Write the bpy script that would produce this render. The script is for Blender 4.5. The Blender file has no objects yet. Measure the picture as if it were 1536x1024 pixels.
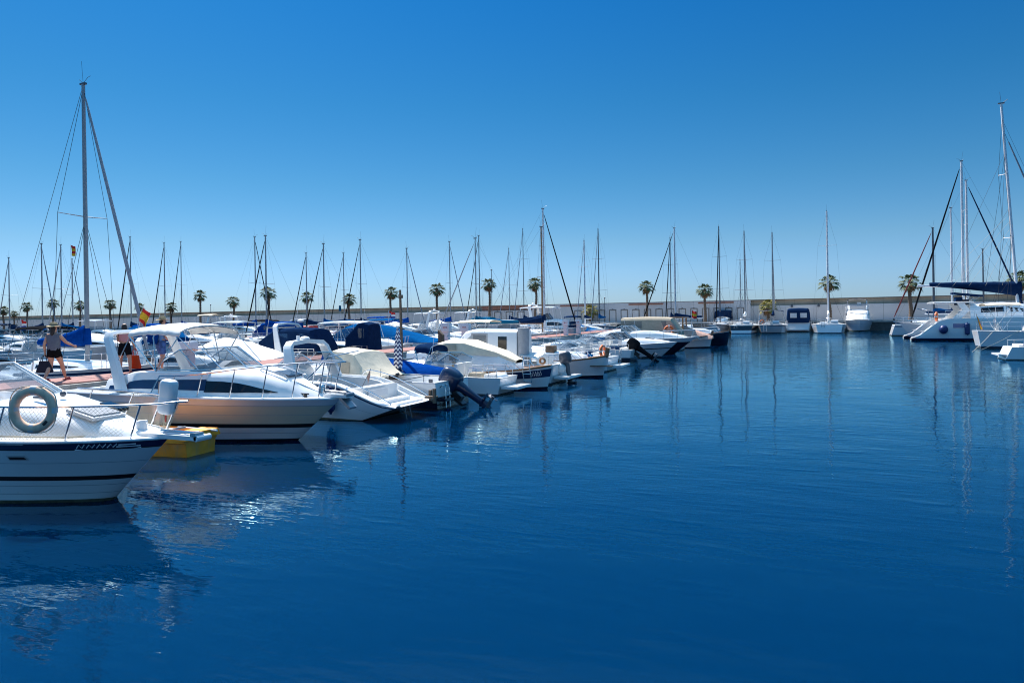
import bpy, math, random
from math import sin, cos, pi, radians, sqrt
from mathutils import Vector, Matrix
R = random.Random(11)
SC = bpy.context.scene
COL = SC.collection

# ------------------------------------------------------------------ camera frame
# world: x runs across the marina (+x = open water side), y runs along the pier away from the viewer, z = 0 is the water
TH, RO, FPX, CH = radians(23.3), radians(0.9), 1060.0, 2.8
FW, RT = Vector((-sin(TH), cos(TH), 0)), Vector((cos(TH), sin(TH), 0))

def rayd(px, py):
    dx, dy = px - 768, py - 474
    x = dx*cos(RO) - dy*sin(RO); y = dx*sin(RO) + dy*cos(RO)
    return FW*FPX + RT*x - Vector((0, 0, 1))*y

def at(px, py, z=0.0):
    d = rayd(px, py); k = (z - CH)/d.z
    return Vector((d.x*k, d.y*k, z))

def at_y(px, py, y):
    d = rayd(px, py); k = y/d.y
    return Vector((d.x*k, y, CH + d.z*k))

def at_x(px, py, x):
    d = rayd(px, py); k = x/d.x
    return Vector((x, d.y*k, CH + d.z*k))

# ------------------------------------------------------------------ materials
M = {}
def mat(name, col, rough=0.5, metal=0.0, var=0.0, scale=6.0, bump=0.0, bscale=40.0, coat=0.0, dirt=None, trans=0.0, dscale=1.5, dlow=.55):
    m = bpy.data.materials.new(name); m.use_nodes = True
    nt = m.node_tree; N = nt.nodes; L = nt.links
    b = N['Principled BSDF']
    b.inputs['Roughness'].default_value = rough; b.inputs['Metallic'].default_value = metal
    b.inputs['Coat Weight'].default_value = coat
    b.inputs['Base Color'].default_value = (*col, 1)
    if var or dirt or bump:
        tc = N.new('ShaderNodeTexCoord')
    src = None
    if var:
        n = N.new('ShaderNodeTexNoise'); n.inputs['Scale'].default_value = scale; n.inputs['Detail'].default_value = 5
        L.new(tc.outputs['Object'], n.inputs['Vector'])
        mr = N.new('ShaderNodeMapRange'); mr.inputs[1].default_value = .3; mr.inputs[2].default_value = .7
        mr.inputs[3].default_value = 1 - var; mr.inputs[4].default_value = 1 + var*.6
        L.new(n.outputs['Fac'], mr.inputs[0])
        mx = N.new('ShaderNodeMix'); mx.data_type = 'RGBA'; mx.blend_type = 'MULTIPLY'; mx.inputs[0].default_value = 1
        mx.inputs[6].default_value = (*col, 1)
        L.new(mr.outputs[0], mx.inputs[7]); src = mx.outputs[2]
    if dirt:
        n = N.new('ShaderNodeTexNoise'); n.inputs['Scale'].default_value = dscale; n.inputs['Detail'].default_value = 8; n.inputs['Roughness'].default_value = .7
        mp = N.new('ShaderNodeMapping'); mp.inputs['Scale'].default_value = (1, 1, .35)
        L.new(tc.outputs['Object'], mp.inputs[0]); L.new(mp.outputs[0], n.inputs['Vector'])
        mr = N.new('ShaderNodeMapRange'); mr.inputs[1].default_value = dlow; mr.inputs[2].default_value = .8; mr.inputs[3].default_value = 0; mr.inputs[4].default_value = .75
        L.new(n.outputs['Fac'], mr.inputs[0])
        mx = N.new('ShaderNodeMix'); mx.data_type = 'RGBA'
        L.new(mr.outputs[0], mx.inputs[0])
        if src: L.new(src, mx.inputs[6])
        else: mx.inputs[6].default_value = (*col, 1)
        mx.inputs[7].default_value = (*dirt, 1); src = mx.outputs[2]
    if src: L.new(src, b.inputs['Base Color'])
    if bump:
        n = N.new('ShaderNodeTexNoise'); n.inputs['Scale'].default_value = bscale; n.inputs['Detail'].default_value = 4
        L.new(tc.outputs['Object'], n.inputs['Vector'])
        bp = N.new('ShaderNodeBump'); bp.inputs['Strength'].default_value = bump; bp.inputs['Distance'].default_value = .02
        L.new(n.outputs['Fac'], bp.inputs['Height']); L.new(bp.outputs[0], b.inputs['Normal'])
    if name.startswith(('canvas', 'cloth', 'sail', 'bag')): b.inputs['Specular IOR Level'].default_value = 0.0
    M[name] = m
    return m

mat('gel', (.84, .84, .83), .22, var=.05, scale=2.0, coat=.4, dirt=(.52, .50, .44), dlow=.66)
mat('gel_hull', (.82, .82, .81), .16, var=.04, scale=1.3, coat=.5, dirt=(.50, .47, .38), dlow=.62, dscale=2.6)
mat('cream', (.74, .62, .40), .18, var=.05, scale=1.5, coat=.5, dirt=(.5, .42, .3), dlow=.7)
mat('grey_gel', (.42, .44, .47), .3, var=.05)
mat('lightgrey', (.58, .60, .63), .35, var=.06)
mat('navy', (.008, .024, .085), .2, coat=.5, var=.1)
mat('navyhull', (.006, .009, .024), .15, coat=.5)
mat('black', (.012, .012, .014), .35)
mat('darkred', (.16, .018, .016), .4)
mat('antifoul', (.02, .028, .05), .7, var=.3, scale=8, dirt=(.09, .11, .04), dlow=.5, dscale=6)
mat('scum', (.10, .10, .06), .8, var=.4, scale=14)
mat('steel', (.62, .63, .65), .18, 1.0)
mat('alu', (.30, .31, .33), .4, .6, var=.08)
mat('alu_dark', (.10, .11, .13), .4, .5)
mat('alu_white', (.66, .67, .70), .35, .1, var=.05)
mat('wire', (.05, .053, .06), .4, .6)
mat('canvas_white', (.78, .77, .74), .85, var=.08, bump=.5, bscale=9)
mat('canvas_cream', (.72, .64, .50), .85, var=.1, bump=.6, bscale=7)
mat('canvas_beige', (.45, .39, .30), .85, var=.12, bump=.6, bscale=7)
mat('canvas_navy', (.009, .027, .075), .8, var=.2, bump=.5, bscale=8)
mat('canvas_blue', (.004, .080, .24), .75, var=.18, bump=.6, bscale=7)
mat('canvas_royal', (.003, .045, .235), .75, var=.2, bump=.6, bscale=7)
mat('canvas_teal', (.01, .12, .22), .8, var=.15, bump=.5, bscale=8)
mat('canvas_grey', (.36, .38, .41), .85, var=.12, bump=.6, bscale=8)
mat('canvas_black', (.014, .015, .018), .8, var=.2, bump=.5, bscale=8)
mat('canvas_pink', (.55, .36, .30), .85, var=.2, bump=.5, bscale=6)
mat('sail_grey', (.30, .32, .36), .8, var=.12, bump=.4, bscale=12)
mat('darkglass', (.008, .010, .014), .06, coat=.3)
mat('wood', (.22, .10, .04), .45, var=.3, scale=9)
mat('oldwood', (.16, .11, .075), .8, var=.35, scale=7, bump=.5, bscale=20)
mat('teak', (.36, .22, .12), .65, var=.25, scale=14)
mat('varnish', (.34, .15, .05), .25, var=.2, scale=7, coat=.6)
mat('red', (.45, .03, .02), .5, var=.1)
mat('orange', (.75, .16, .04), .55, var=.12)
mat('ring_grey', (.88, .56, .39), .75, var=.18, scale=8, dirt=(.14, .11, .08), dscale=6, dlow=.5)
mat('ring_band', (.55, .55, .56), .7, var=.1)
mat('yellow', (.92, .33, .012), .5, var=.15, scale=5, dirt=(.30, .22, .10), dlow=.62, dscale=3)
mat('yellow_pale', (.95, .36, .03), .5, var=.15, scale=5, dirt=(.28, .27, .2), dlow=.5, dscale=3)
mat('rope', (.55, .50, .40), .9, var=.2, scale=30)
mat('netting', (.50, .44, .32), .9)
mat('rubber', (.02, .02, .022), .7)
mat('plastic_white', (.74, .76, .78), .4, var=.06, scale=7, dirt=(.5, .48, .42), dlow=.66)
mat('fender_navy', (.006, .025, .12), .4)
mat('outboard_navy', (.016, .028, .075), .22, coat=.5, var=.12)
mat('concrete', (.42, .40, .37), .85, var=.18, scale=3, bump=.5, bscale=25, dirt=(.2, .19, .17), dlow=.52)
mat('quaystone', (.10, .10, .095), .9, var=.3, scale=2.5, bump=.8, bscale=6)
mat('pierdeck', (.30, .135, .115), .85, var=.18, scale=2.5, dirt=(.3, .2, .17), dlow=.55, bump=.3, bscale=30)
mat('whitewall', (.60, .60, .62), .8, var=.05, scale=.35, dirt=(.44, .44, .45), dlow=.58, dscale=.22)
mat('parapet', (.48, .385, .285), .85, var=.22, scale=.5, bump=.4, bscale=4)
mat('brickred', (.34, .15, .10), .85, var=.2, scale=1.2)
mat('coping', (.17, .155, .14), .8, var=.2, scale=1)
mat('skin', (.62, .34, .22), .55, var=.06, scale=12)
mat('hair', (.025, .014, .010), .55, var=.3, scale=30)
mat('straw', (.58, .44, .25), .85, var=.2, scale=40, bump=.4, bscale=90)
mat('cloth_grey', (.17, .18, .21), .9, var=.12, scale=20, bump=.3)
mat('cloth_black', (.012, .012, .014), .9, bump=.3)
mat('cloth_pink', (.62, .30, .30), .9, bump=.3)
mat('cloth_blue', (.10, .19, .42), .9, var=.5, scale=9)
mat('cloth_lightblue', (.22, .36, .58), .9, bump=.3)
mat('bag_dark', (.03, .035, .05), .7, bump=.4)
mat('bag_red', (.55, .07, .025), .75, var=.1, bump=.4)
mat('palm_trunk', (.15, .105, .075), .9, var=.35, scale=5, bump=.8, bscale=9)
mat('palm_leaf', (.075, .105, .036), .75, var=.35, scale=2.5)
mat('palm_leaf_yellow', (.22, .19, .03), .8, var=.3, scale=2.5)
mat('palm_dead', (.20, .115, .05), .85, var=.35, scale=4)
mat('flag_red', (.62, .02, .015), .8); mat('flag_yellow', (.80, .45, .02), .8)
mat('flag_white', (.75, .75, .75), .8); mat('flag_blue', (.03, .07, .30), .8)
mat('win_blue', (.07, .17, .36), .15, coat=.4)
mat('white_mark', (.78, .79, .80), .5)
mat('shoe', (.35, .06, .06), .7)
mat('grass', (.05, .08, .02), .9, var=.3, scale=5)

def glassmat(name, tint, alpha):
    m = bpy.data.materials.new(name); m.use_nodes = True
    nt = m.node_tree; N = nt.nodes; L = nt.links
    b = N['Principled BSDF']; b.inputs['Base Color'].default_value = (*tint, 1); b.inputs['Roughness'].default_value = .04
    t = N.new('ShaderNodeBsdfTransparent'); t.inputs[0].default_value = (.85, .92, .97, 1)
    mx = N.new('ShaderNodeMixShader'); mx.inputs[0].default_value = alpha
    L.new(t.outputs[0], mx.inputs[1]); L.new(b.outputs[0], mx.inputs[2]); L.new(mx.outputs[0], N['Material Output'].inputs[0])
    M[name] = m
glassmat('clear', (.10, .14, .18), .35)
glassmat('tint', (.03, .05, .08), .62)
glassmat('bluevinyl', (.02, .07, .17), .72)
glassmat('vinyl', (.25, .24, .22), .45)

# chevron cloth of the furled parasol
def chevron():
    m = mat('chevron', (.02, .03, .1), .85)
    N = m.node_tree.nodes; L = m.node_tree.links
    tc = N.new('ShaderNodeTexCoord'); sp = N.new('ShaderNodeSeparateXYZ'); L.new(tc.outputs['Object'], sp.inputs[0])
    an = N.new('ShaderNodeMath'); an.operation = 'ARCTAN2'; L.new(sp.outputs[0], an.inputs[0]); L.new(sp.outputs[1], an.inputs[1])
    pp = N.new('ShaderNodeMath'); pp.operation = 'PINGPONG'; pp.inputs[1].default_value = .52; L.new(an.outputs[0], pp.inputs[0])
    ml = N.new('ShaderNodeMath'); ml.operation = 'MULTIPLY_ADD'; ml.inputs[1].default_value = .17; L.new(pp.outputs[0], ml.inputs[0]); L.new(sp.outputs[2], ml.inputs[2])
    fr = N.new('ShaderNodeMath'); fr.operation = 'PINGPONG'; fr.inputs[1].default_value = .075; L.new(ml.outputs[0], fr.inputs[0])
    gt = N.new('ShaderNodeMath'); gt.operation = 'GREATER_THAN'; gt.inputs[1].default_value = .0375; L.new(fr.outputs[0], gt.inputs[0])
    mx = N.new('ShaderNodeMix'); mx.data_type = 'RGBA'; mx.inputs[6].default_value = (.012, .022, .11, 1); mx.inputs[7].default_value = (.7, .72, .75, 1)
    L.new(gt.outputs[0], mx.inputs[0]); L.new(mx.outputs[2], N['Principled BSDF'].inputs['Base Color'])
chevron()

# ------------------------------------------------------------------ objects
def props(o, label=None, cat=None, group=None, kind=None):
    if label: o['label'] = label
    if cat: o['category'] = cat
    if group: o['group'] = group
    if kind: o['kind'] = kind
    return o

def thing(name, label, cat, loc=(0, 0, 0), rz=0.0, group=None):
    o = bpy.data.objects.new(name, None); COL.objects.link(o)
    o.empty_display_size = .3
    o.location = loc; o.rotation_euler = (0, 0, rz)
    return props(o, label, cat, group)

def copy_tree(o, parent=None):
    c = o.copy(); COL.objects.link(c)
    if parent: c.parent = parent
    for ch in list(o.children): copy_tree(ch, c)
    return c

class MB:
    def __init__(s): s.v = []; s.f = []; s.m = []
    def add(s, vs, fs, mi=0):
        n = len(s.v); s.v.extend([tuple(p) for p in vs])
        for k, f in enumerate(fs):
            s.f.append([n + i for i in f]); s.m.append(mi if isinstance(mi, int) else mi[k])
    def box(s, c, d, mi=0, rot=None, taper=1.0):
        x, y, z = d[0]/2, d[1]/2, d[2]/2
        P = [Vector((sx*x*(taper if sz > 0 else 1), sy*y*(taper if sz > 0 else 1), sz*z)) for sz in (-1, 1) for sy in (-1, 1) for sx in (-1, 1)]
        if rot is not None: P = [rot @ p for p in P]
        c = Vector(c)
        s.add([p + c for p in P], [(0, 2, 3, 1), (4, 5, 7, 6), (0, 1, 5, 4), (2, 6, 7, 3), (0, 4, 6, 2), (1, 3, 7, 5)], mi)
    def bar(s, a, b, w, h, mi=0):
        a, b = Vector(a), Vector(b); d = b - a; l = d.length
        q = d.to_track_quat('X', 'Z').to_matrix()
        s.box((a + b)/2, (l, w, h), mi, q)
    def tube(s, pts, r, seg=6, mi=0, r2=None, cap=True, closed=False, flat=1.0):
        P = [Vector(p) for p in pts]; n = len(P)
        if n < 2: return
        u = None; rings = []
        for i in range(n):
            if closed: t = P[(i+1) % n] - P[i-1]
            else: t = P[min(i+1, n-1)] - P[max(i-1, 0)]
            if t.length < 1e-9: t = Vector((0, 0, 1))
            t.normalize()
            if u is None:
                a = Vector((0, 0, 1)) if abs(t.z) < .9 else Vector((1, 0, 0))
                u = a.cross(t).normalized()
            else:
                u = (u - t*u.dot(t))
                if u.length < 1e-6: u = t.orthogonal()
                u.normalize()
            w = t.cross(u)
            if isinstance(r, (list, tuple)): rr = r[i]
            elif r2 is not None: rr = r + (r2 - r)*i/(n - 1)
            else: rr = r
            rings.append([P[i] + (u*cos(2*pi*k/seg) + w*sin(2*pi*k/seg)*flat)*rr for k in range(seg)])
        s.loft(rings, mi, True, cap and not closed, cap and not closed, ringclosed=closed)
    def loft(s, secs, mi=0, closed=True, cap0=False, cap1=False, ringclosed=False, capmi=None):
        m = len(secs[0]); n0 = len(s.v)
        for c in secs: s.v.extend([tuple(p) for p in c])
        K = m if closed else m - 1
        n = len(secs)
        for i in range(n if ringclosed else n - 1):
            a, b = n0 + i*m, n0 + ((i + 1) % n)*m
            for k in range(K):
                k2 = (k + 1) % m
                s.f.append([a + k, a + k2, b + k2, b + k]); s.m.append(mi if isinstance(mi, int) else mi[k])
        cm = capmi if capmi is not None else (mi if isinstance(mi, int) else mi[0])
        if cap0: s.f.append([n0 + k for k in range(m)][::-1]); s.m.append(cm)
        if cap1: s.f.append([n0 + (n-1)*m + k for k in range(m)]); s.m.append(cm)
    def ball(s, c, r, sc=(1, 1, 1), seg=10, ring=7, mi=0):
        c = Vector(c); secs = []
        for i in range(ring + 1):
            a = -pi/2 + pi*i/ring
            rr = max(cos(a), .01)*r
            secs.append([c + Vector((rr*cos(2*pi*k/seg)*sc[0], rr*sin(2*pi*k/seg)*sc[1], r*sin(a)*sc[2])) for k in range(seg)])
        s.loft(secs, mi, True, True, True)
    def torus(s, c, Rr, r, nrm=(0, 1, 0), seg=32, sub=10, mi=0, a0=0, a1=2*pi, flat=1.0):
        c = Vector(c); n = Vector(nrm).normalized(); u = n.orthogonal().normalized(); w = n.cross(u)
        full = abs(a1 - a0 - 2*pi) < 1e-6
        k = seg if full else seg + 1
        secs = []
        for i in range(k):
            a = a0 + (a1 - a0)*i/seg; d = u*cos(a) + w*sin(a)
            secs.append([c + d*(Rr + r*cos(2*pi*j/sub)) + n*(r*flat*sin(2*pi*j/sub)) for j in range(sub)])
        s.loft(secs, mi, True, not full, not full, ringclosed=full)
    def build(s, name, mats, parent=None, angle=38, loc=None, rot=None, smooth=True):
        me = bpy.data.meshes.new(name)
        me.from_pydata(s.v, [], s.f)
        if isinstance(mats, str): mats = [mats]
        for k in mats: me.materials.append(M[k])
        me.polygons.foreach_set('material_index', s.m)
        me.validate()
        import bmesh
        bm = bmesh.new(); bm.from_mesh(me)
        bmesh.ops.remove_doubles(bm, verts=bm.verts, dist=1e-5)
        bmesh.ops.recalc_face_normals(bm, faces=bm.faces)
        bm.to_mesh(me); bm.free()
        if smooth:
            me.polygons.foreach_set('use_smooth', [True]*len(me.polygons))
            me.set_sharp_from_angle(angle=radians(angle))
        o = bpy.data.objects.new(name, me); COL.objects.link(o)
        if parent: o.parent = parent
        if loc is not None: o.location = loc
        if rot is not None: o.rotation_euler = rot
        return o

def one(name, mats, parent, fn, *a, **k):
    b = MB(); fn(b, *a, **k); return b.build(name, mats, parent)

def lerp(a, b, t): return a + (b - a)*t
def smooth01(t): t = min(max(t, 0), 1); return t*t*(3 - 2*t)
def path(pts, n=6):
    """Catmull-Rom through pts"""
    P = [Vector(p) for p in pts]; out = []
    for i in range(len(P) - 1):
        p0 = P[max(i-1, 0)]; p1 = P[i]; p2 = P[i+1]; p3 = P[min(i+2, len(P)-1)]
        for k in range(n):
            t = k/n
            out.append(.5*((2*p1) + (p2 - p0)*t + (2*p0 - 5*p1 + 4*p2 - p3)*t*t + (3*p1 - p0 - 3*p2 + p3)*t**3))
    out.append(P[-1]); return out

def sag(a, b, s, n=8):
    a, b = Vector(a), Vector(b)
    return [a.lerp(b, i/n) - Vector((0, 0, s*4*(i/n)*(1 - i/n))) for i in range(n + 1)]

# ------------------------------------------------------------------ camera, light, sky
cam = bpy.data.cameras.new('camera'); co = bpy.data.objects.new('camera', cam); COL.objects.link(co)
cam.sensor_width = 36; cam.lens = 36*FPX/1536; cam.shift_y = -(512 - 474)/1536
cam.clip_start = .1; cam.clip_end = 9000
co.matrix_world = Matrix.Translation((0, 0, CH)) @ Matrix.Rotation(TH, 4, 'Z') @ Matrix.Rotation(pi/2, 4, 'X') @ Matrix.Rotation(-RO, 4, 'Z')
SC.camera = co

SUN_EL, SUN_AZ = radians(54), radians(-57)      # azimuth from +y towards +x
sd = Vector((sin(SUN_AZ)*cos(SUN_EL), cos(SUN_AZ)*cos(SUN_EL), sin(SUN_EL)))
sl = bpy.data.lights.new('sun', 'SUN'); sl.energy = 5.0; sl.angle = radians(.5); sl.color = (1, .955, .89)
so = bpy.data.objects.new('sun', sl); COL.objects.link(so); so.rotation_euler = sd.to_track_quat('Z', 'Y').to_euler()
so.location = sd*60
W = bpy.data.worlds.new('World'); SC.world = W; W.use_nodes = True
wn = W.node_tree.nodes; wl = W.node_tree.links
sky = wn.new('ShaderNodeTexSky'); sky.sky_type = 'NISHITA'; sky.sun_disc = False
sky.sun_elevation = SUN_EL; sky.sun_rotation = SUN_AZ
sky.air_density = 1.0; sky.dust_density = .3; sky.ozone_density = 3.0; sky.altitude = 0
geo = wn.new('ShaderNodeTexCoord'); sx_ = wn.new('ShaderNodeSeparateXYZ'); wl.new(geo.outputs['Generated'], sx_.inputs[0])
rp = wn.new('ShaderNodeValToRGB'); wl.new(sx_.outputs[2], rp.inputs[0])      # thins horizon haze, deepens blue in frame; stops above it brightened as added fill
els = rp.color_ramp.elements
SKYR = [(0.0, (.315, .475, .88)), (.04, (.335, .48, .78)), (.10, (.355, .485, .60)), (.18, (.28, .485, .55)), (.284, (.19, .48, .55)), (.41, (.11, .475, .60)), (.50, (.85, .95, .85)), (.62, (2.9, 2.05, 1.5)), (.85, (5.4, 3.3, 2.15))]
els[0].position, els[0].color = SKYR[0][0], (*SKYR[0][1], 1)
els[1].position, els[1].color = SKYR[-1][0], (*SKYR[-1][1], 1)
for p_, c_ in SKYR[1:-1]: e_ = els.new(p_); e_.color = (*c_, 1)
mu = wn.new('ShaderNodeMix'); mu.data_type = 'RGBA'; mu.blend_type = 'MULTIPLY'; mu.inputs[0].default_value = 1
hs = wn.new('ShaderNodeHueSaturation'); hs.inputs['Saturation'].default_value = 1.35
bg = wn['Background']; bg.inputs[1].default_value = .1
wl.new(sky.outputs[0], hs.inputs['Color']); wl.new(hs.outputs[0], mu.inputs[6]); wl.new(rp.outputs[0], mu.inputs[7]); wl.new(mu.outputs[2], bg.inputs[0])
vs = SC.view_settings; vs.view_transform = 'Standard'; vs.look = 'None'; vs.gamma = 1; vs.exposure = .75
SC.cycles.max_bounces = 8; SC.cycles.transparent_max_bounces = 12; SC.cycles.glossy_bounces = 4; SC.cycles.diffuse_bounces = 3
SC.cycles.caustics_reflective = False; SC.cycles.caustics_refractive = False
SC.cycles.filter_width = 1.05; SC.cycles.use_denoising = True; SC.cycles.use_adaptive_sampling = False
# ================================================================== THE SETTING
def water():
    mb = MB(); S = 3000
    mb.add([(-S, -S, 0), (S, -S, 0), (S, S, 0), (-S, S, 0)], [(0, 1, 2, 3)])
    m = bpy.data.materials.new('water'); m.use_nodes = True; M['water'] = m
    N = m.node_tree.nodes; L = m.node_tree.links; b = N['Principled BSDF']
    b.inputs['Base Color'].default_value = (.0, .0165, .052, 1); b.inputs['Specular IOR Level'].default_value = 0
    b.subsurface_method = 'BURLEY' if hasattr(b, 'subsurface_method') else b.subsurface_method
    b.inputs['Subsurface Weight'].default_value = 1.0; b.inputs['Subsurface Radius'].default_value = (.4, 1.0, 1.3); b.inputs['Subsurface Scale'].default_value = .6; b.inputs['Roughness'].default_value = .015; b.inputs['IOR'].default_value = 1.333
    tc = N.new('ShaderNodeTexCoord')
    def noise(sc, scale, det, rot=0.0, ntype='FBM'):
        mp = N.new('ShaderNodeMapping'); mp.inputs['Scale'].default_value = sc; mp.inputs['Rotation'].default_value = (0, 0, rot)
        L.new(tc.outputs['Object'], mp.inputs[0])
        n = N.new('ShaderNodeTexNoise'); n.inputs['Scale'].default_value = scale; n.inputs['Detail'].default_value = det
        n.inputs['Roughness'].default_value = .5; n.noise_type = ntype
        L.new(mp.outputs[0], n.inputs['Vector']); return n.outputs['Fac']
    big = noise((1, 1, 1), .25, 2)                 # slow swell and wind patches
    med = noise((.55, 1.25, 1), 1.15, 3, TH)       # ripples lying across the view
    fine = noise((.5, 1.75, 1), 2.2, 2, TH + .10, 'RIDGED_MULTIFRACTAL')
    micro = noise((.6, 1.6, 1), 7.5, 1, TH - .2)
    def mul(a, k):
        x = N.new('ShaderNodeMath'); x.operation = 'MULTIPLY'; x.inputs[1].default_value = k; L.new(a, x.inputs[0]); return x.outputs[0]
    def add(a, c):
        x = N.new('ShaderNodeMath'); x.operation = 'ADD'; L.new(a, x.inputs[0]); L.new(c, x.inputs[1]); return x.outputs[0]
    patch = N.new('ShaderNodeMapRange'); patch.inputs[1].default_value = .38; patch.inputs[2].default_value = .66; patch.inputs[3].default_value = .40; patch.inputs[4].default_value = 1.6
    L.new(noise((.5, 1, 1), .07, 3, TH), patch.inputs[0])
    sp = N.new('ShaderNodeSeparateXYZ'); L.new(tc.outputs['Object'], sp.inputs[0])
    lee = N.new('ShaderNodeMapRange'); lee.inputs[1].default_value = -12; lee.inputs[2].default_value = -6.5; lee.inputs[3].default_value = .25; lee.inputs[4].default_value = 1.0
    L.new(sp.outputs[0], lee.inputs[0])
    pl = N.new('ShaderNodeMath'); pl.operation = 'MULTIPLY'; L.new(patch.outputs[0], pl.inputs[0]); L.new(lee.outputs[0], pl.inputs[1])
    fm = N.new('ShaderNodeMath'); fm.operation = 'MULTIPLY'; L.new(add(mul(fine, .0066), mul(micro, .0026)), fm.inputs[0]); L.new(pl.outputs[0], fm.inputs[1])
    h = add(add(mul(big, .03), mul(med, .010)), fm.outputs[0])
    bp = N.new('ShaderNodeBump'); bp.inputs['Strength'].default_value = 1.0; bp.inputs['Distance'].default_value = 1.0
    L.new(h, bp.inputs['Height'])
    fr = N.new('ShaderNodeFresnel'); fr.inputs['IOR'].default_value = 1.45; L.new(bp.outputs[0], fr.inputs['Normal'])
    gl = N.new('ShaderNodeBsdfGlossy'); gl.inputs['Color'].default_value = (.58, .91, 1.0, 1); gl.inputs['Roughness'].default_value = .012; L.new(bp.outputs[0], gl.inputs['Normal'])
    ms = N.new('ShaderNodeMixShader'); L.new(fr.outputs[0], ms.inputs[0]); L.new(b.outputs[0], ms.inputs[1]); L.new(gl.outputs[0], ms.inputs[2])
    L.new(ms.outputs[0], N['Material Output'].inputs[0])
    o = mb.build('water', 'water'); props(o, kind='structure')
water()

def quay():
    mb = MB()
    mb.box((-150, 255, .6), (900, 290, 1.6), 0)             # deck top at 1.40
    o = mb.build('quay', 'concrete'); props(o, kind='structure')
    mb = MB()
    mb.box((-150, 109.86, .55), (900, .30, 1.3), 0)
    mb.box((-150, 109.80, 1.335), (900, .52, .28), 1)
    o2 = mb.build('quay_wall', ['quaystone', 'concrete']); props(o2, kind='structure')
quay()
QZ = 1.4
WY = 116.0

def breakwater():
    t = thing('breakwater_wall', 'long white breakwater wall with grey stone parapet and dark coping behind the marina', 'wall', (0, WY, QZ))
    xl, xr = -420, 150
    one('wall_face', 'whitewall', t, lambda b: b.box(((xl+xr)/2, .6, 1.2), (xr-xl, 1.2, 2.4)))
    one('parapet', 'parapet', t, lambda b: b.box(((xl+xr)/2, .9, 2.83), (xr-xl, .9, .86)))
    one('coping', 'coping', t, lambda b: b.box(((xl+xr)/2, .85, 3.31), (xr-xl, 1.25, .10)))
    x0, x1 = at_y(800, 455, WY).x, at_y(1126, 455, WY).x
    one('store_front', 'whitewall', t, lambda b: b.box(((x0+x1)/2, -.05, 1.62), (x1-x0, .9, 3.24)))
    xa, xb = at_y(722, 455, WY).x, at_y(797, 455, WY).x
    one('brick_panel', 'brickred', t, lambda b: b.box(((xa+xb)/2, .40, 2.83), (xb-xa, .18, .84)))
    for pa, pb in ((842, 886), (944, 996), (1048, 1101)):
        xa, xb = at_y(pa, 455, WY).x, at_y(pb, 455, WY).x
        one('tile_strip', 'brickred', t, lambda b: b.box(((xa+xb)/2, -.53, 3.02), (xb-xa, .1, .24)))
    px = 742.0
    while px < 1120:
        if px < 790 or px > 850:
            a, c = at_y(px, 470, WY).x, at_y(px + 9.6, 470, WY).x
            y = -.52 if px > 800 else -.02
            b = MB()
            for xx in (a, c): b.box((xx, y, 1.05), (.11, .09, 2.1))
            b.box(((a+c)/2, y, 2.15), (c-a+.11, .09, .11))
            b.box(((a+c)/2, y - .03, 2.27), (.16, .14, .10))
            d = b.build('door_frame', 'coping', t)
            one('door', 'whitewall', d, lambda q: q.box(((a+c)/2, y + .02, 1.04), (c-a-.11, .04, 2.06)))
        px += 17.35
    for px in (1188, 1228):
        x = at_y(px, 465, WY).x
        one('wall_lamp', 'alu_dark', t, lambda b: (b.box((x, -.08, 2.25), (.34, .16, .34)), b.box((x, -.05, 2.48), (.2, .1, .12))))
def joints(m, w, hgt):
    N = M[m].node_tree.nodes; L = M[m].node_tree.links; b = N['Principled BSDF']; old = b.inputs['Base Color'].links[0].from_socket
    tc = N.new('ShaderNodeTexCoord'); mp = N.new('ShaderNodeMapping'); mp.inputs['Rotation'].default_value = (pi/2, 0, 0)
    br = N.new('ShaderNodeTexBrick'); br.inputs['Scale'].default_value = 1; br.inputs['Brick Width'].default_value = w; br.inputs['Row Height'].default_value = hgt; br.inputs['Mortar Size'].default_value = .035
    br.inputs['Color1'].default_value = (1, 1, 1, 1); br.inputs['Color2'].default_value = (.86, .86, .86, 1); br.inputs['Mortar'].default_value = (.6, .6, .6, 1)
    mx = N.new('ShaderNodeMix'); mx.data_type = 'RGBA'; mx.blend_type = 'MULTIPLY'; mx.inputs[0].default_value = 1
    L.new(tc.outputs['Object'], mp.inputs[0]); L.new(mp.outputs[0], br.inputs['Vector']); L.new(old, mx.inputs[6]); L.new(br.outputs['Color'], mx.inputs[7]); L.new(mx.outputs[2], b.inputs['Base Color'])
joints('parapet', 6.0, 2.0); joints('whitewall', 9.0, 8.0)
breakwater()

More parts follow.
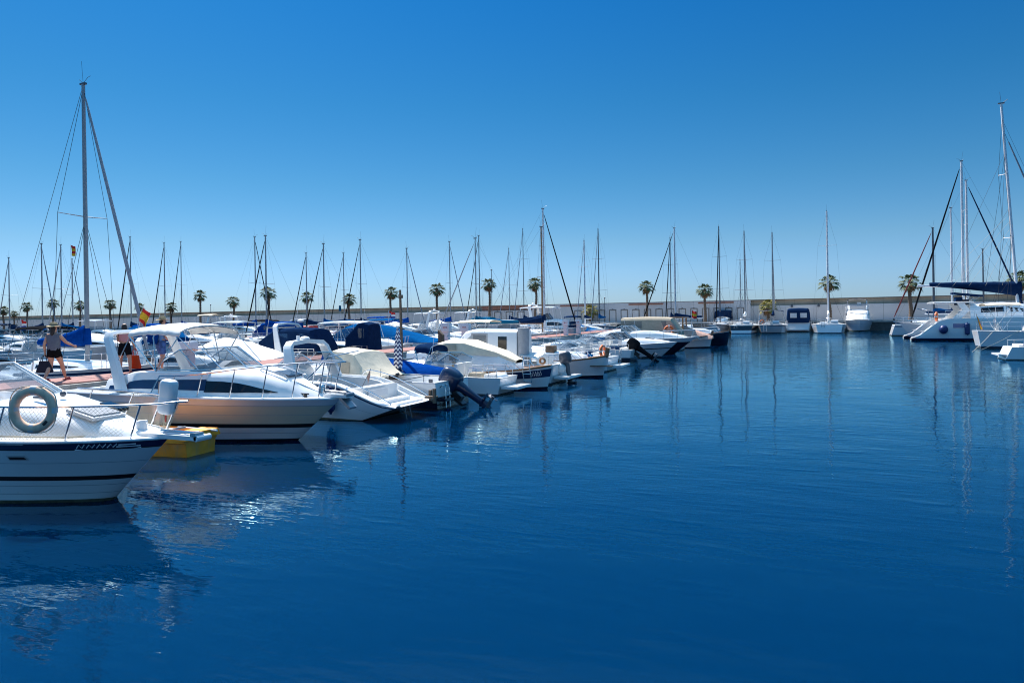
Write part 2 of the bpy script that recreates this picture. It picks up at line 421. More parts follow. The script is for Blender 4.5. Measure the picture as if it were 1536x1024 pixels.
# ------------------------------------------------------------------ palms
def palm_parts(h, seed, lean=.0, yellow=False, sc=1.0):
    r = random.Random(seed)
    tr = MB(); pts = [(lean*h*(k/7)**2, .02*h*sin(k), h*k/7) for k in range(8)]
    rad = [.28*sc, .21*sc, .19*sc, .18*sc, .17*sc, .165*sc, .17*sc, .20*sc]
    pts2, rad2 = [], []
    for i in range(7):
        for k in range(4):
            t = k/4; pts2.append(Vector(pts[i]).lerp(Vector(pts[i+1]), t)); rad2.append(lerp(rad[i], rad[i+1], t)*(1.1 if k % 2 else .93))
    pts2.append(Vector(pts[-1])); rad2.append(.2*sc)
    tr.tube(pts2, rad2, 9)
    top = Vector(pts[-1])
    def frond(b, az, el, ln, droop, fan, n=13):
        """petiole and a fan of leaflets"""
        d = Vector((cos(az)*cos(el), sin(az)*cos(el), sin(el))); side = Vector((-sin(az), cos(az), 0)); up = side.cross(d) * -1
        if up.z < 0: up = -up
        p0 = top + Vector((0, 0, .05)); P = []
        for k in range(5):
            t = k/4; P.append(p0 + d*ln*t - Vector((0, 0, droop*ln*t*t)))
        b.tube(P, .022*sc, 4, r2=.013*sc, cap=False)
        tip = P[-1]; dd = (P[-1] - P[-2]).normalized()
        for k in range(n):
            a = lerp(-1.75, 1.75, k/(n-1)) + r.uniform(-.08, .08)
            v = (dd*cos(a) + side*sin(a)).normalized()
            l = fan*(.62 + .38*cos(a*.55))*r.uniform(.82, 1.1)
            w = side*cos(a) - dd*sin(a); w.normalize()
            ww = .062*sc*r.uniform(.8, 1.2)
            m1 = tip + v*l*.5 + up*.05*l - Vector((0, 0, .05*l)); e = tip + v*l - Vector((0, 0, l*(.28 + r.uniform(0, .25))))
            b.add([tip, m1 + w*ww, m1 - w*ww, m1 + up*.02, e], [(0, 1, 3), (0, 3, 2), (1, 4, 3), (3, 4, 2)])
    g = MB()
    n = 26
    for i in range(n):
        t = i/n; az = i*2.39996 + r.uniform(-.2, .2)
        el = lerp(1.35, -.35, t**.85) + r.uniform(-.12, .12)
        frond(g, az, el, sc*r.uniform(.7, 1.0)*(.8 if t < .2 else 1), .14 + .22*t, sc*r.uniform(.48, .66), 11)
    dd = MB()
    for i in range(15):
        az = i*2.39996 + r.uniform(-.3, .3); el = r.uniform(-1.35, -.55)
        frond(dd, az, el, sc*r.uniform(.35, .7), .25, sc*r.uniform(.4, .65), 8)
    return tr, g, dd

PALM = {}
def palm(name, h, seed, loc, label, sc=1.0, yellow=False, rz=0):
    t = thing(name, label, 'palm tree', loc, rz, 'palm trees along the breakwater quay')
    tr, g, dd = palm_parts(h, seed, R.uniform(-.012, .012), yellow, sc)
    tr.build('trunk', 'palm_trunk', t, 60)
    c = g.build('crown', 'palm_leaf_yellow' if yellow else 'palm_leaf', t, smooth=False)
    dd.build('dead_fronds', 'palm_dead', t, smooth=False)
    return t

palms = [  # px, top py, crown size, label
 (5, 456, 1.0, 'palm tree cut by the left edge of the photo'),
 (21, 463, .75, 'small low palm tree just right of the palm at the left edge'),
 (40, 450, 1.0, 'full palm tree between the two leftmost thin masts, over the walking woman in grey'),
 (80, 445, 1.0, 'palm tree directly above the straw hat of the woman in the grey top'),
 (120, 448, 1.0, 'palm tree just left of the big mast above the blue sail cover'),
 (165, 446, 1.0, 'palm tree just right of the big mast above the blue sail cover'),
 (209, 452, .8, 'small palm tree behind the thick grey furled headsail at left'),
 (256, 450, .95, 'palm tree behind the man in the straw hat'),
 (300, 432, 1.0, 'palm tree alone in open sky, right of the man in the straw hat'),
 (350, 441, 1.0, 'palm tree with slender dark trunk over the row of blue covered boats'),
 (402, 426, 1.15, 'tall palm tree just behind a pair of tall masts left of centre'),
 (460, 434, .98, 'palm tree with a brown skirt above the red hull'),
 (523, 437, 1.0, 'palm tree standing between two masts beside a green light post'),
 (586, 427, 1.0, 'palm tree above the red white and blue flag left of the wooden mast'),
 (655, 421, 1.05, 'palm tree over the white yacht cabin right of the wooden mast'),
 (734, 414, .98, 'broad palm tree right of the mast near the photo centre, by the brick panel'),
 (803, 413, .98, 'palm tree just left of the brown wooden mast near the centre'),
 (970, 417, .92, 'palm tree with a clear tall trunk standing before the row of door frames'),
 (1057, 422, .92, 'palm tree with thick brown skirt, right end of the door frames'),
 (1243, 409, 1.02, 'palm tree behind the mast of the lone sailing boat at the far quay'),
 (1365, 407, 1.08, 'palm tree with large brown skirt left of the catamaran masts'),
 (1530, 402, 1.1, 'palm tree at the right edge of the photo behind the big leaning mast'),
]
for i, (px, py, sc, lab) in enumerate(palms):
    yy = 113.2
    p = at_y(px, py + 2, yy)
    hh = p.z - QZ - 1.22*sc
    palm('palm_tree', max(hh, 1.2), 40 + i, (p.x, yy, QZ), lab, sc*1.22, rz=i*.9)
for px, py, lab in ((885, 457, 'short young palm with yellow green crown in front of the white store fronts'), (1152, 450, 'short yellow palm behind the stern of the round sterned sailing boat')):
    p = at_y(px, py, 114.2); palm('palm_tree', p.z - QZ - 1.0, 90 + px, (p.x, 114.2, QZ), lab, 1.2, True)

# ------------------------------------------------------------------ the pier
PX0, PX1, PZ = -21.8, -19.35, 1.1
def pier(x0, x1, y0, y1, name='pier'):
    b = MB()
    b.box(((x0+x1)/2, (y0+y1)/2, .70), (x1-x0, y1-y0, .72), 0)              # concrete body, top 1.06
    b.box(((x0+x1)/2, (y0+y1)/2, PZ - .02), (x1-x0-.36, y1-y0-.3, .04), 1)
    for k in range(int((y1-y0)/6)):
        b.box(((x0+x1)/2, y0 + 3 + 6*k, .1), (x1-x0-.5, .9, .6), 2)
    o = b.build(name, ['concrete', 'pierdeck', 'quaystone']); props(o, kind='structure'); return o
pier(PX0, PX1, -6, 84)
pier(-54.6, -52.2, 8, 110)
pier(-86.6, -84.2, 20, 110)

# ================================================================== BOAT KIT
class Hull:
    def __init__(s, L, B, fb, fs, rake=.9, draft=.4, tr=0.0, a=.88, tm=.42, p=2.3, q=.85, gw=.93, gwb=.25, pe=1.8, dip=0.0):
        s.__dict__.update(L=L, B=B, fb=fb, fs=fs, rake=rake, draft=draft, tr=tr, a=a, tm=tm, p=p, q=q, gw=gw, gwb=gwb, pe=pe, dip=dip)
    def hb(s, t):
        if t < s.tm: return s.B/2*(s.a + (1 - s.a)*sin(pi/2*t/s.tm))
        return s.B/2*max(0.0, 1 - ((t - s.tm)/(1 - s.tm))**s.p)**s.q
    def sh(s, t): return s.fs + (s.fb - s.fs)*t**s.pe - s.dip*sin(pi*t)
    def X(s, t, w=1.0):
        return -s.L/2 + t*s.L - s.rake*(1 - w)*t**5 + s.tr*(1 - w)*(1 - t)**5
    def pt(s, t, w, sd):
        h = s.hb(t); g0 = lerp(s.gw, s.gwb, smooth01((t - .3)/.7)); z = s.sh(t)
        if w >= 0: g = g0 + (1 - g0)*w**1.25; zz = w*z
        else: g = g0*max(0, (1 + w))**.55; zz = w*s.draft*(1 - t**5)
        return Vector((s.X(t, w), sd*h*g, zz))
    def edge(s, t, sd, inset=0.0, dz=0.0):
        return Vector((s.X(t), sd*max(s.hb(t) - inset, 0.0), s.sh(t) + dz))
    def ts(s, n, a=0.0, b=1.0): return [a + (b - a)*(1 - (1 - i/(n - 1))**1.5) for i in range(n)]
    def t_at(s, x): return min(max((x + s.L/2)/s.L, 0), 1)

def hull_mesh(h, bands, mats, n=22, below='antifoul', extra=2):
    """bands: (w_top, w_bottom, material) from the sheer down to the waterline"""
    ws = []; bm = []
    for (a, b, m) in bands:
        k = max(1, int(round((a - b)*8))) if extra else 1
        for i in range(k): ws.append(lerp(a, b, i/k)); bm.append(mats.index(m))
    ws.append(0.0)
    for w in (-.35, -.75, -1.0): bm.append(mats.index(below)); ws.append(w)
    rows = ws; nw = len(rows)
    secs = []
    for t in h.ts(n):
        secs.append([h.pt(t, w, 1) for w in rows] + [h.pt(t, w, -1) for w in rows[-2::-1]])
    mi = bm + bm[::-1]
    b = MB(); b.loft(secs, mi, closed=False)
    # transom, banded like the sides
    s0 = secs[0]; m = len(s0)
    for j in range(nw - 1):
        b.add([s0[j], s0[j+1], s0[m-2-j], s0[m-1-j]], [(0, 1, 2, 3)], bm[j])
    return b

def deck_mesh(h, tc=0.0, sw=.28, zf=.35, crown=.05, n=18, t1=1.0, dz=0.0):
    b = MB()
    secs = []
    for t in [lerp(tc, t1, 1 - (1 - i/(n-1))**1.4) for i in range(n)]:
        e = h.hb(t); z = h.sh(t) + dz; x = h.X(t)
        secs.append([(x, e*k, z + crown*(1 - k*k)*min(1, e)) for k in (-1, -.75, -.4, 0, .4, .75, 1)])
    b.loft(secs, 0, closed=False)
    if tc > 0:
        secs = []; m = 8
        for i in range(m):
            t = lerp(.0, tc, i/(m-1)); t2 = lerp(.035, tc, i/(m-1))
            e = h.hb(t); z = h.sh(t) + dz; x = h.X(t); xi = h.X(t2)
            secs.append([(x, -e, z), (xi, -e + sw, z), (xi, -e + sw + .03, zf), (xi, 0, zf), (xi, e - sw - .03, zf), (xi, e - sw, z), (x, e, z)])
        b.loft(secs, 0, closed=False)
        a = secs[-1]; b.add([a[1], a[2], a[3], a[4], a[5], (a[3][0], 0, a[1][2] + crown)], [(0, 1, 2, 3, 4, 5)])
        a = secs[0]; b.add([a[1], a[2], a[3], a[4], a[5]], [(0, 1, 2, 3, 4)]); b.add([a[0], a[1], a[5], a[6]], [(0, 1, 2, 3)])
    return b

class Cabin:
    """sections (x, half width below, z below, half width above, z above) from stern to bow"""
    def __init__(s, secs, r=.10, crown=.06): s.S = secs; s.r = r; s.c = crown
    def ev(s, x):
        S = s.S
        if x <= S[0][0]: return S[0]
        for a, b in zip(S, S[1:]):
            if x <= b[0]:
                t = (x - a[0])/max(b[0] - a[0], 1e-6)
                return tuple(lerp(a[i], b[i], t) for i in range(5))
        return S[-1]
    def mesh(s, sub=4):
        b = MB(); out = []
        for a, c in zip(s.S, s.S[1:]):
            for k in range(sub): out.append(tuple(lerp(a[i], c[i], k/sub) for i in range(5)))
        out.append(s.S[-1]); secs = []
        for (x, wb, zb, wt, zt) in out:
            r = min(s.r, .6*max(zt - zb, .01), .5*wt); c = s.c*min(1, wt)
            h = [(wb, zb), (lerp(wb, wt, (zt - r - zb)/max(zt - zb, 1e-4)), zt - r), (wt - r*.45, zt - r*.30), (wt - r*1.1, zt), (wt*.5, zt + c*.7)]
            secs.append([(x, y, z) for y, z in h] + [(x, 0, zt + c)] + [(x, -y, z) for y, z in h[::-1]])
        b.loft(secs, 0, closed=False, cap0=True, cap1=True); return b
    def side(s, x, v, sd, off=.006):
        _, wb, zb, wt, zt = s.ev(x); zz = lerp(zb, zt - s.r*.6, v)
        y = lerp(wb, wt, (zz - zb)/max(zt - zb, 1e-4))
        return Vector((x, sd*(y + off), zz + off*.3))
    def top(s, x, ky, off=.006):
        _, wb, zb, wt, zt = s.ev(x); c = s.c*min(1, wt)
        return Vector((x, ky*wt, zt + c*(1 - ky*ky) + off))
    def window(s, pts, sds=(1, -1), n=10, off=.008, mats='darkglass', parent=None):
        """pts: lower and upper outline as ((x, v_low, v_high), ...)"""
        for sd in sds:
            b = MB(); lo, hi = [], []
            for i in range(len(pts) - 1):
                for k in range(n):
                    t = k/n; x = lerp(pts[i][0], pts[i+1][0], t)
                    lo.append(s.side(x, lerp(pts[i][1], pts[i+1][1], t), sd, off)); hi.append(s.side(x, lerp(pts[i][2], pts[i+1][2], t), sd, off))
            lo.append(s.side(pts[-1][0], pts[-1][1], sd, off)); hi.append(s.side(pts[-1][0], pts[-1][2], sd, off))
            b.loft([lo, hi], 0, closed=False); b.build('window', mats, parent)

def rail_mesh(h, t0, t1, ht, n=5, inset=.06, r=.013, mid=False, bow=True, lean=.06, rise=0.0, dz=0.0):
    b = MB()
    def P(t, sd, k):
        e = h.edge(t, sd, inset, dz); k2 = ht + rise*smooth01((t - t0)/max(t1 - t0, 1e-4))
        return e + Vector((lean*k*t, sd*lean*.5*k, k2*k))
    ts = [lerp(t0, t1, i/14) for i in range(15)]
    for kk in ((1.0, .5) if mid else (1.0,)):
        L1 = [P(t, 1, kk) for t in ts]; L2 = [P(t, -1, kk) for t in ts]
        if bow: b.tube(L1 + [Vector((L1[-1].x + .16, 0, L1[-1].z + .01))] + L2[::-1], r, 6)
        else: b.tube(L1, r, 6); b.tube(L2, r, 6)
    for i in range(n):
        t = lerp(t0, t1, (i + .02)/(n - .96) if n > 1 else 0)
        for sd in (1, -1): b.tube([P(t, sd, 0), P(t, sd, 1)], r*.9, 6)
    return b

def canopy_mesh(x0, x1, hw, z, arch=.22, thick=.03, sagx=.10, n=7, drop=.0):
    """a stretched canvas top over hoops"""
    b = MB(); secs = []
    for i in range(n):
        t = i/(n - 1); x = lerp(x0, x1, t); zz = z + sagx*sin(pi*t) - drop*(1 - t)
        if 0 < i < n-1 and i % 2: zz -= .015
        up = [(x, hw*cos(a), zz + arch*sin(a)**.8 if a not in (0,) else zz) for a in [pi*k/10 for k in range(11)]]
        up = [(p[0], p[1], zz + arch*max(sin(pi*k/10), 0)**.8) for k, p in enumerate(up)]
        dn = [(p[0], p[1]*.985, p[2] - thick) for p in up[::-1]]
        secs.append(up + dn)
    b.loft(secs, 0, True, True, True); return b

def hoops_mesh(xs, hw, z, arch, foot, r=.013):
    """xs: hoop tops; foot: (x, y, z) where the legs stand"""
    b = MB()
    for x in xs:
        top = [(x, hw*cos(pi*k/10)*.985, z + arch*max(sin(pi*k/10), 0)**.8 - .03) for k in range(11)]
        b.tube([(foot[0], foot[1], foot[2])] + top + [(foot[0], -foot[1], foot[2])], r, 6)
    return b

def windscreen(parent, xb, hw, zb, ht, wrap=1.1, rake=.45, narrow=.86, glass='clear', frame='steel', fwd=.35):
    base = [(xb - wrap, hw, zb - .02), (xb - wrap*.35, hw*.97, zb), (xb, hw*.74, zb + .01), (xb + fwd, hw*.3, zb + .04), (xb + fwd, -hw*.3, zb + .04), (xb, -hw*.74, zb + .01), (xb - wrap*.35, -hw*.97, zb), (xb - wrap, -hw, zb - .02)]
    top = []
    for i, (x, y, z) in enumerate(base):
        k = 1 if 0 < i < 7 else .45
        top.append((x - rake*k - (.1 if 0 < i < 7 else 0), y*narrow, z + ht*k))
    b = MB(); b.loft([base, top], 0, closed=False)
    g = b.build('windscreen', glass, parent, 20)
    b = MB()
    b.tube(top, .016, 6); b.tube(base, .012, 6)
    for i in (1, 2, 3, 4, 5, 6): b.tube([base[i], top[i]], .014, 6)
    b.build('screen_frame', frame, g)
    return g, top

def arch_mesh(x, hw, z0, z1, rake=-.5, w0=.42, w1=.24, th=.10, inw=.86):
    """a moulded radar arch across the boat"""
    P = [(hw, z0), (lerp(hw, hw*inw, .5), lerp(z0, z1, .5)), (hw*inw, z1 - .12), (hw*inw - .14, z1), (0, z1 + .05)]
    P = P + [(-y, z) for y, z in P[-2::-1]]
    secs = []; n = len(P)
    for i, (y, z) in enumerate(P):
        k = (z - z0)/(z1 - z0); xx = x + rake*k; w = lerp(w0, w1, k)
        a = P[max(i-1, 0)]; c = P[min(i+1, n-1)]; ty, tz = c[0]-a[0], c[1]-a[1]; l = sqrt(ty*ty + tz*tz); ny, nz = -tz/l, ty/l
        q = th/2
        secs.append([(xx - w/2, y + ny*q, z + nz*q), (xx + w/2, y + ny*q, z + nz*q), (xx + w/2, y - ny*q, z - nz*q), (xx - w/2, y - ny*q, z - nz*q)])
    b = MB(); b.loft(secs, 0, True, True, True); return b

def outboard(parent, x, y, z, s=1.0, tilt=0.0, col='outboard_navy', name='outboard_motor'):
    """motor hung on the transom, pointing aft (-x); tilt lifts the leg aft"""
    q = Matrix.Rotation(tilt, 4, 'Y'); T = Matrix.Translation((x, y, z))
    def X(b):
        b.v = [tuple(T @ (q @ (Vector(v)*s))) for v in b.v]; return b
    b = MB(); secs = []
    for (zz, xa, xb, w) in ((.10, -.34, .14, .17), (.16, -.42, .20, .22), (.36, -.46, .22, .245), (.58, -.45, .20, .24), (.70, -.40, .12, .21), (.76, -.30, .02, .14)):
        c = (xa + xb)/2; hl = (xb - xa)/2
        secs.append([(c + hl*math.copysign(abs(cos(a))**.6, cos(a)), w*math.copysign(abs(sin(a))**.6, sin(a)), zz) for a in [2*pi*k/20 for k in range(20)]])
    b.loft(secs, 0, True, True, True)
    o = X(b).build(name, col, parent, 50)
    b = MB(); secs = []
    for (zz, xa, xb, w) in ((.14, -.30, .08, .13), (-.10, -.28, .02, .10), (-.45, -.25, -.02, .065), (-.78, -.26, -.03, .055), (-.80, -.48, .02, .10), (-.83, -.48, .02, .10), (-.86, -.26, -.02, .05), (-1.02, -.28, .06, .05), (-1.12, -.20, -.02, .03), (-1.32, -.24, -.12, .012)):
        c = (xa + xb)/2; hl = (xb - xa)/2
        secs.append([(c + hl*cos(a), w*sin(a), zz) for a in [2*pi*k/14 for k in range(14)]])
    b.loft(secs, 0, True, True, True)
    X(b).build('motor_leg', col, o, 50)
    b = MB()
    b.tube([(-.50, 0, -1.02), (.06, 0, -1.02)], [.045, .07], 8)
    for k in range(3):
        a = k*2.094; d = Vector((0, cos(a), sin(a))); e = Vector((0, -sin(a), cos(a)))
        c = Vector((-.44, 0, -1.02)); b.add([c + d*.04 - e*.03, c + d*.17 - e*.09 + Vector((.05, 0, 0)), c + d*.19 + e*.05 + Vector((-.04, 0, 0)), c + d*.04 + e*.03, c + d*.1 + Vector((-.02, 0, 0))], [(0, 1, 4), (1, 2, 4), (2, 3, 4), (3, 0, 4)])
    X(b).build('propeller', 'alu_dark', o)
    b = MB(); b.box((.16, 0, .0), (.16, .22, .42)); b.box((.26, 0, -.12), (.08, .30, .5))
    X(b).build('bracket', 'black', o)
    return o

def sail_cover_mesh(x0, x1, z, h0=.16, h1=.34, w=.15, droop=.04, n=14, seed=1):
    """rolled sail in its cover along the boom; the thick end is at the mast (x1)"""
    r = random.Random(seed); b = MB(); secs = []
    for i in range(n):
        t = i/(n-1); x = lerp(x0, x1, t); hh = lerp(h0, h1, t**1.7)*(1 + r.uniform(-.06, .06)); ww = w*(.75 + .35*t)*(1 + r.uniform(-.08, .08))
        zz = z + hh*.45 - droop*sin(pi*t)
        secs.append([(x, ww*cos(a), zz + hh*sin(a)*(1.0 if sin(a) > 0 else .55)) for a in [2*pi*k/12 for k in range(12)]])
    b.loft(secs, 0, True, True, True); return b

def fender(name, label, loc, r=.11, ln=.5, mt='plastic_white', tilt=(0, 0, 0), ball=False, rope=None):
    t = thing(name, label, 'fender', loc)
    t.rotation_euler = tilt
    b = MB()
    if ball: b.ball((0, 0, 0), r, (1, 1, 1.1), 14, 10)
    else:
        rs = [.035, .04, r*.6, r*.95, r, r, r*.95, r*.6, .04, .035]; zs = [.5*ln+.09, .5*ln+.02, .5*ln, .5*ln-.06, .5*ln-.12, -.5*ln+.12, -.5*ln+.06, -.5*ln, -.5*ln-.02, -.5*ln-.07]
        b.tube([(0, 0, z) for z in zs], rs, 14)
    b.build('body', mt, t, 50)
    if rope: one('lanyard', 'rope', t, lambda q: q.tube([(0, 0, ln*.5), (rope[0], rope[1], rope[2])], .01, 5))
    return t
WHITE = [(1, .97, 'rubber'), (.97, 0.07, 'gel_hull'), (.07, 0, 'antifoul')]
def bands_for(stripe=None, pos=(.86, .70), hullmat='gel_hull', boot='navy', rub='lightgrey', second=None):
    out = [(1, .965, rub)]
    if stripe:
        out += [(.965, pos[0], hullmat), (pos[0], pos[1], stripe)]; top = pos[1]
        if second: out += [(top, second[0], hullmat), (second[0], second[1], second[2])]; top = second[1]
        out += [(top, .09, hullmat)]
    else: out += [(.965, .09, hullmat)]
    out += [(.09, .035, boot), (.035, 0, 'scum')]
    return out

def motorboat(label, pos, rz, L=6.5, B=2.4, fb=1.0, fs=.75, rake=.9, tc=.42, cab=.5, cabw=.84, bands=None, tr=.15, hull_a=.88,
              window=True, screen=True, sht=.42, top=None, topmat='canvas_navy', topz=1.15, topx=(-.30, .08), arch=None, rail=True, railh=.5, railt=.50,
              motor=None, motorcol='black', cover=None, group=None, cat='motorboat', name='motorboat', deckmat='gel', platform=False, hatch=True, seats=True, mid=False,
              screenglass='clear', tentwin='vinyl', fine=14, hullq=.85, dip=0.0, winmat='darkglass'):
    t = thing(name, label, cat, pos, rz, group)
    h = Hull(L, B, fb, fs, rake, tr=tr, a=hull_a, q=hullq, dip=dip)
    bands = bands or bands_for()
    mats = []
    for _, _, m in bands:
        if m not in mats: mats.append(m)
    if 'antifoul' not in mats: mats.append('antifoul')
    hull_mesh(h, bands, mats, fine).build('hull', mats, t)
    deck_mesh(h, tc, .26, min(.35, fs*.5), .06, fine, dz=.004).build('deck', deckmat, t)
    xt = h.X(tc); zs = h.sh(tc)
    hw = h.hb(tc)*cabw
    cb = None
    if cab:
        xe = h.X(.93)
        S = [(xt - .05, hw, zs - .02, hw*.86, zs + cab)]
        for k in (.2, .4, .6, .8, 1.0):
            x = lerp(xt, xe, k); e = max(h.hb(h.t_at(x))*cabw - .05, .06)
            S.append((x, min(hw, e), h.sh(h.t_at(x)) - .02, min(hw*.86, e*.82), h.sh(h.t_at(x)) + cab*(1 - k**2.2) + .05))
        cb = Cabin(S, .12, .07); cbo = cb.mesh().build('cabin', deckmat, t)
        if window and cab > .3:
            cb.window([(lerp(xt, xe, .03), .42, .80), (lerp(xt, xe, .35), .40, .80), (lerp(xt, xe, .58), .50, .58)], mats=winmat, parent=cbo)
        if hatch:
            x = lerp(xt, xe, .55); z = cb.ev(x)[4] + .07
            one('hatch', 'tint', cbo, lambda b: b.box((x, 0, z), (.5, .5, .05), 0, Matrix.Rotation(.10, 3, 'Y')))
    zt = zs + cab
    if screen: windscreen(t, xt + .1, hw*.9, zt + .01, sht, 1.2, .42, .86, screenglass)
    if seats:
        for sd in (1, -1):
            b = MB(); b.box((xt - .9, sd*hw*.48, zs - .12), (.48, .5, .14), 0); b.box((xt - 1.15, sd*hw*.48, zs + .14), (.12, .5, .52), 0); b.build('seat', 'canvas_white', t)
        one('bench', 'canvas_white', t, lambda q: q.box((h.X(.09), 0, zs - .10), (.42, h.hb(.1)*1.35, .26), 0))
        one('helm', 'lightgrey', t, lambda q: q.box((xt - .18, -hw*.45, zs + .12), (.3, .6, .6)))
    if top in ('bimini', 'hardtop', 'tent'):
        x0 = topx[0]*L; x1 = topx[1]*L; z = zs + topz; w = h.hb(.3)*.86
        fx = (x0 + x1)/2 - .1
        if top == 'bimini':
            c = canopy_mesh(x0, x1, w, z, .2, .03, .05, 9).build('bimini', topmat, t, 60)
            hoops_mesh((x0 + .05, x0 + (x1-x0)*.5, x1 - .05), w, z, .2, (fx, h.hb(.3) - .12, zs)).build('bimini_frame', 'steel', c)
        elif top == 'hardtop':
            b = MB(); secs = []
            for k in range(9):
                u = k/8; x = lerp(x0, x1, u); ww = w*(1 - .12*abs(2*u-1)**3); zz = z + .06*sin(pi*u)
                P = [(x, ww*c, zz + .10*(1 - c*c)) for c in (-1, -.7, -.3, 0, .3, .7, 1)]
                secs.append(P + [(x, p[1]*.98, p[2] - .07) for p in P[::-1]])
            b.loft(secs, 0, True, True, True); c = b.build('hardtop', 'gel', t)
            b = MB()
            for x, xb in ((x0 + .15, x0 - .1), (x0 + .15, x0 + .7), ((x0+x1)/2, (x0+x1)/2+.3), (x1 - .1, x1 + .25)):
                for sd in (1, -1): b.tube([(x, sd*w*.88, z - .02), (xb, sd*(h.hb(.35) - .15), zs)], .02, 6)
            b.build('hardtop_frame', 'alu_white', c)
        else:
            b = MB(); secs = []
            xs0 = h.X(.02)
            prof = [(xs0, .30), (lerp(xs0, x0, .8), .95), (x0 + .25, 1.0), (lerp(x0, x1, .5), 1.03), (x1, 1.0), (xt + .25, .50)]
            for (x, k) in prof:
                e = h.hb(max(h.t_at(x), .03)) - .14; zz = zs + topz*k + .12
                q = [(x, e, zs + .01), (x, e*.97, lerp(zs, zz, .5)), (x, e*.91, lerp(zs, zz, .90)), (x, e*.80, zz), (x, e*.4, zz + .05)]
                secs.append(q + [(x, 0, zz + .07)] + [(p[0], -p[1], p[2]) for p in q[::-1]])
            b.loft(secs, 0, closed=False, cap0=True, cap1=True)
            c = b.build('canopy', topmat, t, 32)
            for sd in (1, -1):
                for (xa, xb) in ((lerp(xs0, x0, .9) + .25, lerp(x0, x1, .42)), (lerp(x0, x1, .55), x1 - .05)):
                    e = h.hb(h.t_at(xa)) - .14; zz = zs + topz + .12
                    P = [(xa, sd*(e*.968 + .012), lerp(zs, zz, .50 if tentwin == 'vinyl' else .16)), (xb, sd*(e*.968 + .012), lerp(zs, zz, .50 if tentwin == 'vinyl' else .16)), (xb, sd*(e*.925 + .012), lerp(zs, zz, .84)), (xa, sd*(e*.925 + .012), lerp(zs, zz, .84))]
                    b = MB(); b.add(P, [(0, 1, 2, 3)]); b.build('canopy_window', tentwin, c)
    if arch:
        a = arch_mesh(xt - arch[0], h.hb(.3) - .10, zs, zs + arch[1], arch[2] if len(arch) > 2 else -.5).build('radar_arch', 'gel', t)
        one('antenna', 'plastic_white', a, lambda b: (b.tube([(xt - arch[0] - .5, .4, zs + arch[1]), (xt - arch[0] - .8, .4, zs + arch[1] + 1.3)], .012, 5, r2=.006), b.ball((xt - arch[0] - .5, 0, zs + arch[1] + .16), .17, (1, 1, .55))))
    if cover:
        b = MB(); secs = []
        for k in range(13):
            u = k/12; x = lerp(h.X(.01), xt + (cover[1] if len(cover) > 1 else .6), u); tt = h.t_at(x); e = h.hb(max(tt, .01)) - .03
            hh = .16 + (cab + .30)*sin(pi*min(u*.62, .5))**1.3*(1 if u < .8 else lerp(1, .35, (u - .8)/.2)) + .03*sin(k*2.4)
            zz = h.sh(tt)
            q = [(x, e + .02, zz - .10), (x, e + .01, zz + .03), (x, e*.72, zz + hh*.62), (x, e*.35, zz + hh*.93)]
            secs.append(q + [(x, 0, zz + hh)] + [(p[0], -p[1], p[2]) for p in q[::-1]])
        b.loft(secs, 0, closed=False, cap0=True, cap1=True); b.build('boat_cover', cover[0], t, 50)
    if rail and not cover:
        for sd in (1, -1):
            b = MB(); P = [h.edge(.22, sd, .07)] + [h.edge(lerp(.20, .03, i/4), sd, .07, .34) for i in range(5)]
            b.tube(P, .013, 5)
            for tt in (.16, .08, .03): b.tube([h.edge(tt, sd, .07), h.edge(tt, sd, .07, .34)], .012, 5)
            b.build('stern_rail', 'steel', t)
    if rail:
        xb = h.X(1.0)
        a = one('bow_roller', 'gel', t, lambda q: q.box((xb - .06, 0, h.sh(1) + .045), (.52, .20, .06)))
        one('anchor', 'alu', a, lambda q: (q.tube([(xb - .35, 0, h.sh(1) + .11), (xb + .12, 0, h.sh(1) + .09), (xb + .22, 0, h.sh(1) - .06)], .022, 6), q.box((xb + .16, 0, h.sh(1) - .10), (.26, .20, .05), 0, Matrix.Rotation(.7, 3, 'Y'))))
        k_ = int(abs(pos[1])*10) % 4
        b = MB(); cz = h.sh(.80) + (.0 if cab else .05)
        for j in range(3): b.torus((h.X(.90), .0, h.sh(.9) + .10 + .03*j), .15 - .02*j, .022, (0, 0, 1), 14, 5)
        b.build('coiled_line', ('rope', 'canvas_blue', 'rope', 'canvas_grey')[k_], t)
        if seats: one('deck_cushion', ('canvas_blue', 'canvas_beige', 'orange', 'canvas_navy')[k_], t, lambda q: q.box((h.X(.20), .35 - .2*k_, zs - .02), (.55, .5, .16), 0, None, .9))
    if cab: one('antenna', 'plastic_white', t, lambda q: (q.tube([(xt - .1, hw*.8, zs + cab), (xt - .35, hw*.82, zs + cab + 1.5)], .014, 5, r2=.007), q.tube([(xt - .1, hw*.8, zs + cab - .1), (xt - .12, hw*.8, zs + cab + .12)], .025, 5)))
    if rail: rail_mesh(h, railt, .97, railh, 5, .07, .013, mid, True).build('guard_rail', 'steel', t)
    if platform:
        one('swim_platform', 'gel', t, lambda b: b.box((h.X(0) - .28, 0, .28), (.62, h.hb(0)*1.7, .09)))
    if motor: outboard(t, h.X(0) - .14, 0, fs - .08, motor[0], motor[1], motorcol)
    for sd in (1, -1): one('cleat', 'steel', t, lambda b: b.tube([(h.X(.9) - .09, sd*(h.hb(.9) - .08), h.sh(.9) + .05), (h.X(.9) + .09, sd*(h.hb(.9) - .08), h.sh(.9) + .05)], .012, 5))
    return t, h, cb

